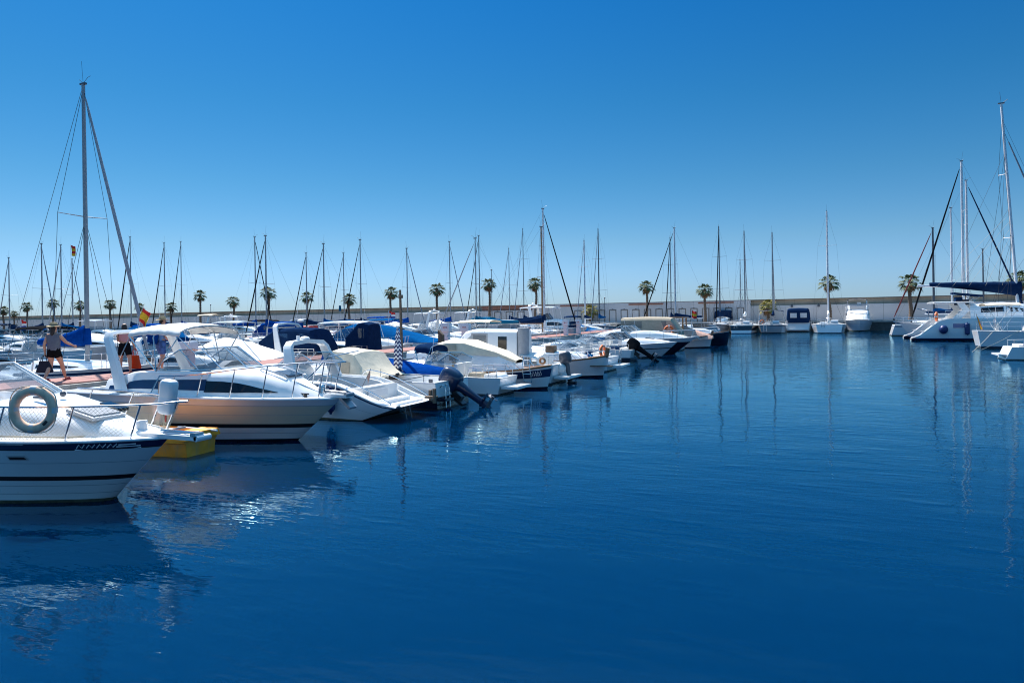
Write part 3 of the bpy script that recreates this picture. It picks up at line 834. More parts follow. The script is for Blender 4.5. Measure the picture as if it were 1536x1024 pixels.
def sailboat(label, pos, rz, L=9, B=3.0, fb=1.15, fs=.95, H=12, mx=.08, bands=None, mastcol='alu', boom=('canvas_blue', 3.4), furl=('sail_grey', .045), rake=1.1,
             tr=-.35, spr=2, bim=None, bimcol='canvas_navy', group='sailing yachts in the marina', name='sailing_yacht', cabh=.34, dodger=None, J=None, sh=.55, rails=True,
             masttop=True, wheel=False, fine=12, mr=.062, dinghy=False, flag=None, wirer=.006, mast_rake=0.0, boomz=1.15, coverh=(.15, .42)):
    t = thing(name, label, 'sailing yacht', pos, rz, group)
    h = Hull(L, B, fb, fs, rake, .5, tr, a=.72, p=2.0, q=.9, gw=.86, gwb=.4, dip=.10)
    bands = bands or bands_for('navy', (.90, .82))
    mats = []
    for _, _, m in bands:
        if m not in mats: mats.append(m)
    if 'antifoul' not in mats: mats.append('antifoul')
    hull_mesh(h, bands, mats, fine).build('hull', mats, t)
    deck_mesh(h, .30, .5, fs - .28, .05, fine, dz=.004).build('deck', 'gel', t)
    xa, xb = h.X(.32), h.X(.80)
    S = []
    for k in (0, .25, .5, .75, 1):
        x = lerp(xa, xb, k); e = h.hb(h.t_at(x))*.60
        S.append((x, e, h.sh(h.t_at(x)) - .02, e*.82, h.sh(h.t_at(x)) + cabh*(1 - .75*k**1.7) + .03))
    cb = Cabin(S, .08, .06); cbo = cb.mesh(3).build('coachroof', 'gel', t)
    cb.window([(lerp(xa, xb, .08), .35, .78), (lerp(xa, xb, .45), .38, .74), (lerp(xa, xb, .62), .5, .6)], n=4, parent=cbo)
    xm = mx*L; zm = cb.ev(xm)[4] + .05
    rk = mast_rake
    def MP(z): return Vector((xm - rk*(z - zm), 0, z))
    b = MB(); zz = [zm - .06, zm + (H-zm)*.5, H]
    b.tube([MP(z) for z in zz], [mr, mr*.95, mr*.75], 8)
    m = b.build('mast', mastcol, t)
    if masttop:
        b = MB(); b.box(MP(H + .03), (.30, .10, .07)); b.tube([MP(H), MP(H) + Vector((-.15, .05, .95))], .007, 4)
        b.tube([MP(H + .05), MP(H + .25) + Vector((.28, 0, 0)), MP(H + .25) + Vector((.42, 0, .03))], .010, 4); b.tube([MP(H+.05), MP(H+.22) + Vector((-.22, 0, 0))], .010, 4)
        b.build('masthead', 'alu_dark', m)
    sz = [lerp(zm, H, (k + 1)/(spr + 1) + .02) for k in range(spr)]
    b = MB()
    for i, z in enumerate(sz):
        w = B*.34*(1 - .22*i)
        for sd in (1, -1): b.tube([MP(z), MP(z) + Vector((-.12, sd*w, .06))], .022, 5, r2=.014)
    b.build('spreader', mastcol, m)
    b = MB(); ch = h.hb(.55) - .10; zc = h.sh(.55)
    for sd in (1, -1):
        P = [MP(H - .1)] + [MP(z) + Vector((-.12, sd*B*.34*(1 - .22*i), .06)) for i, z in list(enumerate(sz))[::-1]] + [Vector((xm - .1, sd*ch, zc))]
        b.tube(P, wirer, 4, cap=False)
        b.tube([MP(sz[0] - .1), (xm - .45, sd*ch, zc)], wirer, 4, cap=False); b.tube([MP(sz[0] - .1), (xm + .35, sd*ch, zc)], wirer, 4, cap=False)
    b.tube([MP(H), (h.X(.01), 0, h.sh(0) + .1)], wirer, 4, cap=False)
    xf = h.X(.985) if J is None else xm + J; zf = h.sh(h.t_at(xf)) + .12
    b.tube([MP(H - .15), (xf, 0, zf)], wirer, 4, cap=False)
    b.tube([MP(H*.8) + Vector((-.1, .05, 0)), (xm - .12, .09, zm + .3)], wirer, 4, cap=False)
    b.build('rigging', 'wire', m)
    if J is None and mx > 0 and H > 9 and L < 9.6: pass
    if furl:
        a = Vector((xf, 0, zf + .35)); c = MP(H - .15).lerp(Vector((xf, 0, zf)), .04)
        b = MB(); b.tube([a, a.lerp(c, .08), a.lerp(c, .3), a.lerp(c, .7), a.lerp(c, .95), c], [furl[1]*.6, furl[1]*1.15, furl[1]*1.2, furl[1], furl[1]*.7, furl[1]*.4], 7)
        f = b.build('furled_headsail', furl[0], t, 60)
        one('furler_drum', 'black', f, lambda q: q.tube([(xf, 0, zf), (xf, 0, zf + .22)], .09, 8))
    if boom:
        zb = zm + boomz - .35; bl = boom[1]
        one('boom', mastcol, t, lambda q: q.tube([(xm - .08, 0, zb), (xm - bl, 0, zb + .02)], .055, 7))
        if boom[0]:
            c = sail_cover_mesh(xm - bl + .15, xm - .02, zb + .10, coverh[0], coverh[1], .15 + .1*(coverh[1] - .42), .03, 12, int(L*7+H*3)).build('sail_cover', boom[0], t, 60)
            one('cover_collar', boom[0], c, lambda q: q.tube([(xm, 0, zb + .1), (xm, 0, zb + .75)], [.17, .10], 9))
    if bim:
        z = fs + 1.75
        c = canopy_mesh(h.X(.05), h.X(.27), h.hb(.2)*.85, z, .18, .03, .04, 7).build('bimini', bimcol, t, 60)
        hoops_mesh((h.X(.06), h.X(.16), h.X(.26)), h.hb(.2)*.85, z, .18, (h.X(.15), h.hb(.15) - .1, fs), .014).build('bimini_frame', 'steel', c)
    if dodger:
        b = MB(); secs = []
        for k in range(6):
            u = k/5; x = lerp(xa - .35, xa + .75, u); w = cb.ev(xa)[3]*(1.06 - .1*u); hh = .78*(1 - u**2.2) + .02; z0 = cb.ev(xa + .1)[4] - .08
            secs.append([(x, w*cos(pi*j/10), z0 + hh*max(sin(pi*j/10), 0)**.55) for j in range(11)])
        b.loft(secs, 0, closed=False, cap1=True); b.build('spray_hood', dodger, t, 50)
    if rails:
        rail_mesh(h, .80, .97, sh, 3, .06, .012, True, True).build('pulpit', 'steel', t)
        b = MB()
        for k in range(6):
            tt = lerp(.03, .78, k/5)
            for sd in (1, -1):
                e = h.edge(tt, sd, .07); b.tube([e, e + Vector((0, 0, sh))], .011, 5)
        for sd in (1, -1):
            for kk in (1, .5): b.tube([h.edge(lerp(.03, .80, i/8), sd, .07, sh*kk) for i in range(9)], .005, 4)
        for kk in (1, .5): b.tube([h.edge(.03, 1, .07, sh*kk), h.edge(.03, -1, .07, sh*kk)], .012, 5)
        b.build('guard_rail', 'steel', t)
    if wheel:
        b = MB(); c = (h.X(.13), 0, fs + .45); b.torus(c, .42, .016, (1, 0, 0), 20, 5)
        for k in range(3): a = k*pi/3; b.tube([(c[0], .42*cos(a), c[2] + .42*sin(a)), (c[0], -.42*cos(a), c[2] - .42*sin(a))], .01, 4)
        b.box((c[0] + .12, 0, fs + .1), (.2, .3, .8)); b.build('steering_wheel', 'steel', t)
    return t, h, cb
# ================================================================== FRONT ROW, one by one
mat('gel_cream', (.82, .72, .53), .16, var=.05, scale=1.3, coat=.5, dirt=(.52, .46, .34), dlow=.70, dscale=2)  # white gelcoat with warm bounce from dinghy and water painted in

def surf_strokes(h, strokes, sd, thick=.022, off=.006):
    """painted marks on a topside: strokes are lists of (t, w)"""
    b = MB()
    for st in strokes:
        P = []
        for (t, w) in st:
            p = h.pt(t, w, sd); P.append(p + Vector((0, sd*off, 0)))
        for a, c in zip(P, P[1:]):
            d = (c - a).normalized(); n = Vector((-d.z, 0, d.x))*thick/2
            b.add([a - n, c - n, c + n, a + n], [(0, 1, 2, 3)])
    return b

def net_mesh(h, t0, t1, ht, sd, cell=.055, inset=.06, lean=.3, sagk=.0, r=.0016):
    b = MB(); n = 26
    def P(t, k): return h.edge(t, sd, inset) + Vector((lean*k*t, sd*lean*.2*k, ht*k))
    Ln = (h.X(t1) - h.X(t0)); nu = int(Ln/cell); nv = max(3, int(ht/cell))
    for i in range(-nv, nu + 1):
        for dr in (1, -1):
            pts = []
            for j in range(nv + 1):
                u = i + j if dr == 1 else i + nv - j
                if 0 <= u <= nu:
                    pts.append(P(lerp(t0, t1, u/nu), j/nv*.98) + Vector((0, sd*.012*sin(j*1.3 + i), 0)))
            if len(pts) > 1: b.tube(pts, r, 3, cap=False)
    return b

# ---- nearest cruiser, lower left
def boat_near():
    tip = at(250, 660, 1.03); d = 7.75; L = 7.0
    t = thing('motor_cruiser', 'white cabin cruiser with navy sheer band, cut by the left edge, bow towards open water', 'motorboat', (-9.0 - L/2, d, 0))
    h = Hull(L, 2.55, 1.06, 1.10, 1.26, .45, a=.9, p=2.3, q=.85, gw=.90, gwb=.35, pe=1.0, dip=.03)
    bands = [(1, .975, 'lightgrey'), (.975, .872, 'navy'), (.872, .855, 'black'), (.855, .655, 'gel_hull'), (.655, .645, 'grey_gel'), (.645, .435, 'gel_hull'), (.435, .365, 'black'),
             (.365, .285, 'gel_hull'), (.285, .275, 'grey_gel'), (.275, .155, 'gel_hull'), (.155, .145, 'grey_gel'), (.145, .05, 'gel_hull'), (.05, 0, 'scum')]
    mats = ['gel_hull', 'lightgrey', 'navy', 'black', 'grey_gel', 'scum', 'antifoul']
    hl = hull_mesh(h, bands, mats, 34).build('hull', mats, t)
    b = MB()
    for sd in (1, -1): b.tube([h.edge(lerp(.02, .995, i/24), sd, -.012, -.012) for i in range(25)], .020, 6)
    b.build('rub_rail', 'plastic_white', t)
    # white pin stripe and worn lettering on the navy band
    st = [[(lerp(.35, .735, i/8), .955) for i in range(9)]]
    b = surf_strokes(h, st, -1, .008)
    x = .845
    glyphs = []
    r = random.Random(4)
    while x < .915:
        glyphs += [[(x, .885), (x + .006, .945)], [(x + .006, .945), (x + .011, .89)], [(x + .011, .89), (x + .017, .945)]]; x += .020
    b2 = surf_strokes(h, glyphs, -1, .020); n = len(b.v); b.v += b2.v; b.f += [[i + n for i in f] for f in b2.f]; b.m += b2.m
    b3 = surf_strokes(h, [[(.922, .895), (.965, .90)], [(.925, .925), (.955, .93)], [(.842, .865), (.968, .868)]], -1, .024); n = len(b.v); b.v += b3.v; b.f += [[i + n for i in f] for f in b3.f]; b.m += b3.m
    b.build('lettering', 'white_mark', hl)
    # hawse slot
    b = MB(); c = h.pt(.715, .735, -1)
    T = [(dx, dz) for dx, dz in ((-.17, .045), (.15, .045), (.19, -.03), (-.15, -.035))]
    b.add([h.pt(h.t_at(c.x + dx), .735 + dz, -1) + Vector((0, -.010, 0)) for dx, dz in T], [(0, 1, 2, 3)])
    f = b.build('hull_vent', 'ring_band', hl)
    b = MB(); b.add([h.pt(h.t_at(c.x + dx*.85), .732 + dz*.55, -1) + Vector((0, -.014, 0)) for dx, dz in T], [(0, 1, 2, 3)]); b.build('vent_opening', 'black', f)
    deck_mesh(h, .30, .26, .4, .03, 26, dz=.004).build('deck', 'gel', t)
    cb = Cabin([(-2.2, 1.0, 1.06, .92, 1.50), (-.4, 1.0, 1.06, .92, 1.54), (.4, .95, 1.06, .84, 1.54), (1.4, .78, 1.05, .64, 1.44), (2.3, .50, 1.05, .40, 1.28), (3.05, .16, 1.05, .10, 1.11)], .12, .06)
    cbo = cb.mesh(6).build('cabin', 'gel', t)
    cb.window([(-1.9, .35, .80), (-.1, .35, .78), (.7, .45, .52)], parent=cbo)
    # hatch with a raised rim, and a small skylight on the far side
    def slab(x, y, lx, ly, lift, mt, nm):
        z = cb.top(x, y/cb.ev(x)[3], 0).z; a = math.atan2(cb.top(x+.1, 0).z - cb.top(x-.1, 0).z, .2)
        q = Matrix.Rotation(-a, 3, 'Y')
        b = MB(); b.box((x, y, z + lift), (lx, ly, .05), 0, q); return b.build(nm, mt, cbo)
    s_ = slab(2.02, -.10, .62, .56, .02, 'lightgrey', 'hatch'); slab(2.02, -.10, .52, .46, .045, 'canvas_grey', 'hatch_cover')
    slab(1.75, .42, .44, .20, .012, 'darkglass', 'skylight')
    # windscreen
    base = [(x - .85, y, z - .10) for x, y, z in [(-.7, .96, 1.55), (.45, .90, 1.63), (1.05, .66, 1.66), (1.32, .2, 1.66), (1.32, -.2, 1.66), (1.05, -.66, 1.66), (.45, -.90, 1.63), (-.7, -.96, 1.55)]]
    top = [(x - .95, y, z - .08) for x, y, z in [(-1.6, .86, 2.08), (-.62, .80, 2.14), (-.20, .60, 2.17), (-.05, .2, 2.18), (-.05, -.2, 2.18), (-.20, -.60, 2.17), (-.62, -.80, 2.14), (-1.6, -.86, 2.08)]]
    g = one('windscreen', 'clear', t, lambda q: q.loft([base, top], 0, closed=False))
    b = MB(); b.tube(base, .022, 6); b.tube(top, .022, 6)
    for i in (1, 2, 5, 6): b.tube([base[i], top[i]], .022, 6)
    b.build('screen_frame', 'plastic_white', g)
    b = canopy_mesh(-3.6, -1.45, .82, 2.05, .12, .04, .06, 9); b.build('camper_top', 'canvas_black', t, 60)
    b = MB()
    for sd in (1, -1): b.add([(x - 1.35, y, z - .09) for x, y, z in [(-.62, sd*.81, 2.13), (-.22, sd*.80, 2.14), (-1.5, sd*.95, 1.60), (-1.9, sd*.95, 1.58), (-1.9, sd*.84, 2.10)]], [(0, 1, 2, 3, 4)])
    b.build('side_curtain', 'canvas_black', t)
    # rails
    rl = MB(); lean, ht = .26, .52
    def P(tt, sd, k): return h.edge(tt, sd, .07) + Vector((lean*k, sd*.03*k, ht*k))
    ts_ = [lerp(.42, .965, i/18) for i in range(19)]
    A = [P(q, -1, 1) for q in ts_]; B_ = [P(q, 1, 1) for q in ts_]
    e = Vector((A[-1].x + .36, 0, A[-1].z + .03))
    rl.tube(A + [Vector((e.x - .10, -.10, e.z)), e, Vector((e.x - .10, .10, e.z))] + B_[::-1], .015, 8)
    for q in (.48, .66, .815, .935):
        for sd in (1, -1): rl.tube([P(q, sd, 0), P(q, sd, 1)], .014, 8)
    rl.build('guard_rail', 'steel', t)
    net_mesh(h, .50, .92, ht, -1, .06, .07, .26, r=.0024).build('safety_net', 'netting', t, smooth=False)
    net_mesh(h, .66, .96, ht, 1, .06, .07, .26, r=.0024).build('safety_net', 'netting', t, smooth=False)
    # bow roller platform, anchor, windlass, cleats
    x0 = h.X(1.0)
    b = MB(); b.box((x0 + .05, 0, 1.085), (1.25, .26, .065), 0); b.tube([(x0 + .67, -.13, 1.085), (x0 + .67, .13, 1.085)], .045, 10, 0)
    b.build('bow_platform', 'plastic_white', t)
    b = MB(); b.tube([(x0 - .10, -.06, 1.16), (x0 + .50, -.06, 1.16), (x0 + .62, -.06, 1.12)], .022, 6); b.box((x0 + .62, -.06, 1.14), (.10, .16, .05)); b.tube([(x0 - .12, .07, 1.14), (x0 + .55, .07, 1.14)], .016, 6)
    b.build('anchor', 'steel', t)
    b = MB(); b.tube([(x0 - .62, .02, 1.06), (x0 - .62, .02, 1.20), (x0 - .62, .02, 1.28)], [.09, .075, .05], 10); b.tube([(x0 - .62, -.07, 1.25), (x0 - .62, .11, 1.25)], .03, 8); b.build('windlass', 'plastic_white', t)
    b = MB()
    for x, y in ((x0 - 1.05, -.30), (x0 - 1.05, .30)):
        b.tube([(x - .12, y, 1.115), (x + .12, y, 1.115)], .014, 6); b.tube([(x - .05, y, 1.05), (x - .05, y, 1.11)], .012, 6); b.tube([(x + .05, y, 1.05), (x + .05, y, 1.11)], .012, 6)
    b.build('cleat', 'steel', t)
    b = MB(); b.tube(path([(x0 - 1.05, -.30, 1.12), (x0 - 1.3, -.55, 1.08), (x0 - 1.8, -.80, 1.09), (x0 - 2.4, -.98, 1.10), (x0 - 2.9, -1.05, 1.10)], 6), .014, 6)
    b.build('deck_line', 'rope', t)
    # horn and spot lamp on the coachroof
    b = MB()
    b.tube([(.75, -.25, 1.60), (1.10, -.25, 1.61)], [.02, .05], 8); b.ball((.62, -.42, 1.62), .055); b.ball((.92, .12, 1.62), .05)
    b.build('horn', 'alu_dark', cbo)
    # lifebuoy lashed outside the rail
    lb = thing('lifebuoy', 'weathered grey brown lifebuoy with pale bands, on the rail of the nearest boat', 'lifebuoy', (-10.42, 6.64, 1.56))
    nrm = Vector((.42, -.90, .02))
    one('ring', 'ring_grey', lb, lambda q: q.torus((0, 0, 0), .275, .068, nrm, 48, 14, 0, flat=.85))
    u = nrm.normalized().orthogonal().normalized()
    for k in range(4):
        a = pi/4 + k*pi/2
        one('band', 'ring_band', lb, lambda q: q.torus((0, 0, 0), .275, .0715, nrm, 6, 14, 0, a - .13, a + .13, .8))
    b = MB(); n_ = nrm.normalized(); u = n_.orthogonal().normalized(); w = n_.cross(u); pts = []
    for k in range(33):
        a = pi/4 + 2*pi*k/32; sg = .355 + .02*sin(4*(a - pi/4) + pi/2)*-1
        pts.append((u*cos(a) + w*sin(a))*sg + n_*.01)
    b.tube(pts, .008, 5); b.build('grab_line', 'rope', lb)
    one('emblem', 'black', lb, lambda q: q.torus(n_*.056, .275, .022, nrm, 6, 6, 0, 1.50, 1.78, .3))
    ft = thing('fender', 'upright white block fender by the pulpit of the nearest boat, blue in shade', 'fender', (-9.34, 8.02, 1.62)); ft.rotation_euler = (.04, .17, .2)
    b = MB(); secs = []
    for z, k in ((-.265, .72), (-.25, .90), (-.20, 1.0), (-.02, 1.0), (-.01, .975), (.01, .975), (.02, 1.0), (.20, 1.0), (.25, .92), (.27, .70)):
        secs.append([(.125*k*math.copysign(abs(cos(a))**.55, cos(a)), .10*k*math.copysign(abs(sin(a))**.55, sin(a)), z) for a in [2*pi*j/20 for j in range(20)]])
    b.loft(secs, 0, True, True, True); b.build('body', 'plastic_white', ft, 50)
    one('lanyard', 'red', ft, lambda q: q.tube([(0, 0, -.26), (0, .01, -.40)], .014, 5))
boat_near()

# ---- yellow tender
def tender():
    p = at(300, 665, 0)
    t = thing('dinghy', 'small boxy orange yellow plastic dinghy between the two nearest cruisers', 'dinghy', (-13.0, 11.0, 0), radians(4))
    # blunt pram hull, stern towards open water
    secs = []; N = 9
    out = []
    for i in range(N):
        u = i/(N-1); x = lerp(-1.25, 1.05, u); hb = .50 + .10*sin(pi*min(u*1.2, 1)) - .12*(1-u)**3; z0 = lerp(.10, -.08, min(u*3, 1)); zt = .42 + .05*(1-u)
        if u > .9: hb -= .05
        out.append((x, hb, z0, zt))
    b = MB()
    for (x, hb, z0, zt) in out:
        secs.append([(x, -hb, zt), (x, -hb*1.02, zt - .13), (x, -hb*.93, zt - .15), (x, -hb*.86, z0 + .08), (x, -hb*.6, z0), (x, hb*.6, z0), (x, hb*.86, z0 + .08), (x, hb*.93, zt - .15), (x, hb*1.02, zt - .13), (x, hb, zt)])
    b.loft(secs, [0, 0, 1, 1, 1, 1, 1, 0, 0], closed=False)
    for s in (secs[0], secs[-1]): b.add(s, [tuple(range(10))], 1)
    b.build('hull', ['yellow', 'yellow_pale'], t)
    b = MB(); top = []
    for (x, hb, z0, zt) in out: top.append([(x, -hb, zt + .003), (x, -hb + .12, zt + .02), (x, -hb + .16, zt - .16), (x, hb - .16, zt - .16), (x, hb - .12, zt + .02), (x, hb, zt + .003)])
    b.loft(top, 0, closed=False); b.build('inner_shell', 'yellow', t)
    one('thwart', 'yellow', t, lambda q: q.box((-.35, 0, .36), (.42, .86, .12))); one('stern_bench', 'yellow', t, lambda q: q.box((.88, 0, .42), (.5, .98, .14), 0, None, .9))
    b = MB(); b.tube([(.2, -.45, .48), (1.22, -.22, .50)], .03, 7); b.tube([(.1, .35, .48), (1.28, .22, .47)], .025, 7); b.build('oar', 'plastic_white', t)
    b = MB(); b.box((.32, -.1, .45), (.28, .22, .14)); b.tube([(.4, -.1, .5), (.55, .1, .52)], .04, 6); b.build('anchor_gear', 'alu', t)
tender()

# ---- second cruiser, white with radar arch
def boat_second():
    L = 7.7; cx = -9.83 - L/2; d = 13.07
    t = thing('motor_cruiser', 'white cruiser with radar arch, cream bimini and long dark side window, bow to the right', 'motorboat', (cx, d, 0))
    h = Hull(L, 2.75, 1.03, 1.10, 1.25, .5, a=.92, p=2.2, q=.82, gw=.88, gwb=.30, pe=1.0, dip=-.02)
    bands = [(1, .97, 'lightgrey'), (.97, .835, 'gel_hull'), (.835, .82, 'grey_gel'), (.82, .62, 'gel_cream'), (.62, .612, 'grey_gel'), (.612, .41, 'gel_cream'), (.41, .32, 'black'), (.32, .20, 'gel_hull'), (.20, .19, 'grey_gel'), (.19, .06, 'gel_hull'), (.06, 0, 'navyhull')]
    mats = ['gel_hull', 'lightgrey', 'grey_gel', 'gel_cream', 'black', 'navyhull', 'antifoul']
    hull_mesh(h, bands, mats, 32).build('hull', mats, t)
    b = MB()
    for sd in (1, -1): b.tube([h.edge(lerp(.02, .995, i/24), sd, -.01, -.02) for i in range(25)], .024, 6)
    b.build('rub_rail', 'plastic_white', t)
    deck_mesh(h, .62, .30, .45, .03, 26, dz=.004).build('deck', 'gel', t)
    S = [(.75, 1.02, 1.05, .88, 1.66), (1.25, .98, 1.05, .82, 1.66), (1.9, .86, 1.04, .66, 1.60), (2.6, .62, 1.03, .44, 1.42), (3.1, .38, 1.03, .24, 1.22), (3.45, .16, 1.03, .08, 1.08)]
    cb = Cabin(S, .16, .07); cbo = cb.mesh(6).build('cabin', 'gel', t)
    b = MB()
    for x, y in ((2.2, -.30), (2.2, .30)):
        b.tube([cb.top(x - .35, y/.55, .0), cb.top(x - .3, y/.55, .05), cb.top(x + .3, y/.5, .05), cb.top(x + .35, y/.5, .0)], .016, 6)
    b.build('grab_rail', 'lightgrey', cbo)
    one('hatch', 'tint', cbo, lambda q: q.box((2.35, 0, cb.ev(2.35)[4] + .06), (.45, .45, .05), 0, Matrix.Rotation(.20, 3, 'Y')))
    # cockpit coamings with the long dark side window running into the cabin side
    for sd in (1, -1):
        b = MB(); secs = []
        for i in range(12):
            u = i/11; x = lerp(-2.5, .80, u); e = h.hb(h.t_at(x)); zt = 1.62 if u > .35 else lerp(1.40, 1.62, smooth01(u/.35)); yo = min(e - .26, 1.06); yt = yo - .12
            secs.append([(x, sd*yo, 1.06), (x, sd*yt, zt - .04), (x, sd*(yt - .05), zt), (x, sd*(yt - .14), zt), (x, sd*(yt - .16), .5)])
        b.loft(secs, 0, closed=False, cap0=True, cap1=True); cm = b.build('coaming', 'gel', t)
        b = MB(); lo, hi = [], []
        for i in range(12):
            u = i/11; x = lerp(-2.35, .79, u); e = h.hb(h.t_at(x)); zt = 1.62 if u > .35 else lerp(1.40, 1.62, smooth01(u/.35)); yo = min(e - .26, 1.06)
            v0, v1 = .28, lerp(.62, .76, u)
            f = lambda v: Vector((x, sd*(yo - .12*v + .008), lerp(1.06, zt - .04, v)))
            lo.append(f(v0)); hi.append(f(v1))
        b.loft([lo, hi], 0, closed=False); b.build('side_band', 'navy', cm)
    cb.window([(.76, .22, .72), (1.6, .24, .68), (2.30, .34, .52), (2.55, .42, .46)], off=.012, parent=cbo)
    windscreen(t, .95, .86, 1.66, .46, 1.5, .62, .86, 'clear', 'steel', .38)
    # radar arch, raked aft
    am = MB(); pts = [(1.08, 1.12, -1.85), (1.00, 1.75, -2.15), (.94, 2.38, -2.46), (.86, 2.50, -2.54), (.62, 2.55, -2.58), (0, 2.56, -2.58)]
    pts = pts + [(-a, z, x) for a, z, x in pts[-2::-1]]; secs = []
    for i, (y, z, x) in enumerate(pts):
        k = min((z - 1.1)/1.5, 1); w = lerp(.46, .30, k); n = len(pts)
        a = pts[max(i-1, 0)]; c = pts[min(i+1, n-1)]; ty, tz = c[0]-a[0], c[1]-a[1]; l = sqrt(ty*ty+tz*tz); ny, nz = -tz/l, ty/l; q = .05
        secs.append([(x - w/2, y + ny*q*.3, z + nz*q*.3), (x - w*.3, y + ny*q, z + nz*q), (x + w*.3, y + ny*q, z + nz*q), (x + w/2, y + ny*q*.3, z + nz*q*.3), (x + w*.3, y - ny*q, z - nz*q), (x - w*.3, y - ny*q, z - nz*q)])
    am.loft(secs, 0, True, True, True); am.build('radar_arch', 'gel', t, 30)
    c = canopy_mesh(-1.75, -.05, .95, 2.46, .24, .025, .06, 11).build('bimini', 'canvas_white', t, 60)
    b = hoops_mesh((-1.7, -.9, -.09), .95, 2.46, .24, (-.75, 1.0, 1.62), .013)
    for sd in (1, -1):
        b.tube([(-.1, sd*.93, 2.44), (.75, sd*.85, 1.75)], .010, 5); b.tube([(-1.7, sd*.93, 2.44), (-2.3, sd*1.02, 1.45)], .010, 5)
    b.build('bimini_frame', 'steel', c)
    b = MB(); secs = []
    for i in range(8):
        u = i/7; x = lerp(-.35, .75, u); secs.append([(x, y*(1 - .15*u), 1.50 + .34*sin(pi*min(u*.6 + .1, .5))*(1 - (y/.75)**2)) for y in (-.75, -.45, -.15, .15, .45, .75)])
    b.loft(secs, 0, closed=False); b.build('dash_cover', 'canvas_grey', t, 60)
    b = MB()
    for y in (-.5, .5):
        b.box((-.6, y, 1.18), (.5, .5, .16)); b.box((-.86, y, 1.42), (.12, .5, .5))
    b.box((-2.6, 0, .95), (.6, 1.7, .5)); b.build('seat', 'canvas_white', t)
    rl = MB(); lean, ht = .20, .62
    def P(tt, sd, k, hh=None): return h.edge(tt, sd, .08) + Vector((lean*k, sd*.02*k, (hh or ht)*k))
    def HT(tt): return lerp(.46, .80, smooth01((tt - .45)/.5))
    ts_ = [lerp(.44, .97, i/20) for i in range(21)]
    A = [P(q, -1, 1, HT(q)) for q in ts_]; B_ = [P(q, 1, 1, HT(q)) for q in ts_]
    rl.tube([P(.42, -1, 0)] + A + [Vector((A[-1].x + .16, 0, A[-1].z))] + B_[::-1] + [P(.42, 1, 0)], .014, 8)
    A2 = [P(q, -1, .5, HT(q)) for q in ts_[11:]]; B2 = [P(q, 1, .5, HT(q)) for q in ts_[11:]]
    for q in (.50, .60, .705, .80, .88, .945):
        for sd in (1, -1): rl.tube([P(q, sd, 0), P(q, sd, 1, HT(q))], .013, 8)
    rl.build('guard_rail', 'steel', t)
    x0 = h.X(1.0)
    b = MB(); b.box((x0 - .08, 0, 1.075), (.62, .30, .07)); b.build('bow_platform', 'gel', t)
    b = MB(); b.tube([(x0 - .45, 0, 1.17), (x0 + .12, 0, 1.14), (x0 + .25, 0, .98)], .03, 8); b.box((x0 + .17, 0, .92), (.34, .26, .06), 0, Matrix.Rotation(.7, 3, 'Y')); b.tube([(x0 + .20, -.14, 1.10), (x0 + .20, .14, 1.10)], .05, 8); b.build('anchor', 'alu', t)
    b = MB(); b.tube([(x0 - .55, 0, 1.05), (x0 - .55, 0, 1.22)], .09, 10); b.ball((x0 - .55, 0, 1.24), .08); b.build('windlass', 'steel', t)
    b = MB()
    for sd in (1, -1): b.tube([(x0 - .75 - .11, sd*.34, 1.13), (x0 - .75 + .11, sd*.34, 1.13)], .016, 6); b.box((x0 - .75, sd*.34, 1.085), (.1, .04, .07))
    b.build('cleat', 'black', t)
    one('swim_platform', 'gel', t, lambda q: q.box((h.X(0) - .3, 0, .30), (.65, 2.2, .1)))
    # mooring line running aft-down from the bow cleat to the water
    w = props(one('mooring_line', 'rope', None, lambda q: q.tube(sag((cx + x0 - .75, d - .36, 1.12), at(352, 652, -.02), .04, 12), .011, 5)), 'thin pale mooring line running from the cruiser bow down to the water', 'rope')
    # flag on the arch
    fl = thing('flag', 'red and yellow flag on a slanting staff above the cruiser arch, behind the pink top', 'flag', (cx - 2.2, d - .35, 2.5))
    one('staff', 'alu_white', fl, lambda q: q.tube([(0, 0, -.05), (.22, .05, .68)], .012, 6))
    b = MB(); secs = []
    for i in range(9):
        u = i/8; o0 = Vector((.22, .05, .66))*(1) - Vector((.12, .03, .36))*u
        secs.append([o0 + Vector((.22*v, -.05*sin(v*6 + u*3), -.26*v*(.6 + .5*u) + .02*sin(v*7))) for v in (0, .15, .3, .45, .6, .75, .9, 1.0)])
    mi = [0, 0, 1, 1, 1, 0, 0]
    b = MB(); tr = list(map(list, zip(*secs)))
    b.loft(tr, [0, 0, 1, 1, 1, 1, 0, 0], closed=False); b.build('cloth', ['flag_red', 'flag_yellow'], fl, 80)
boat_second()

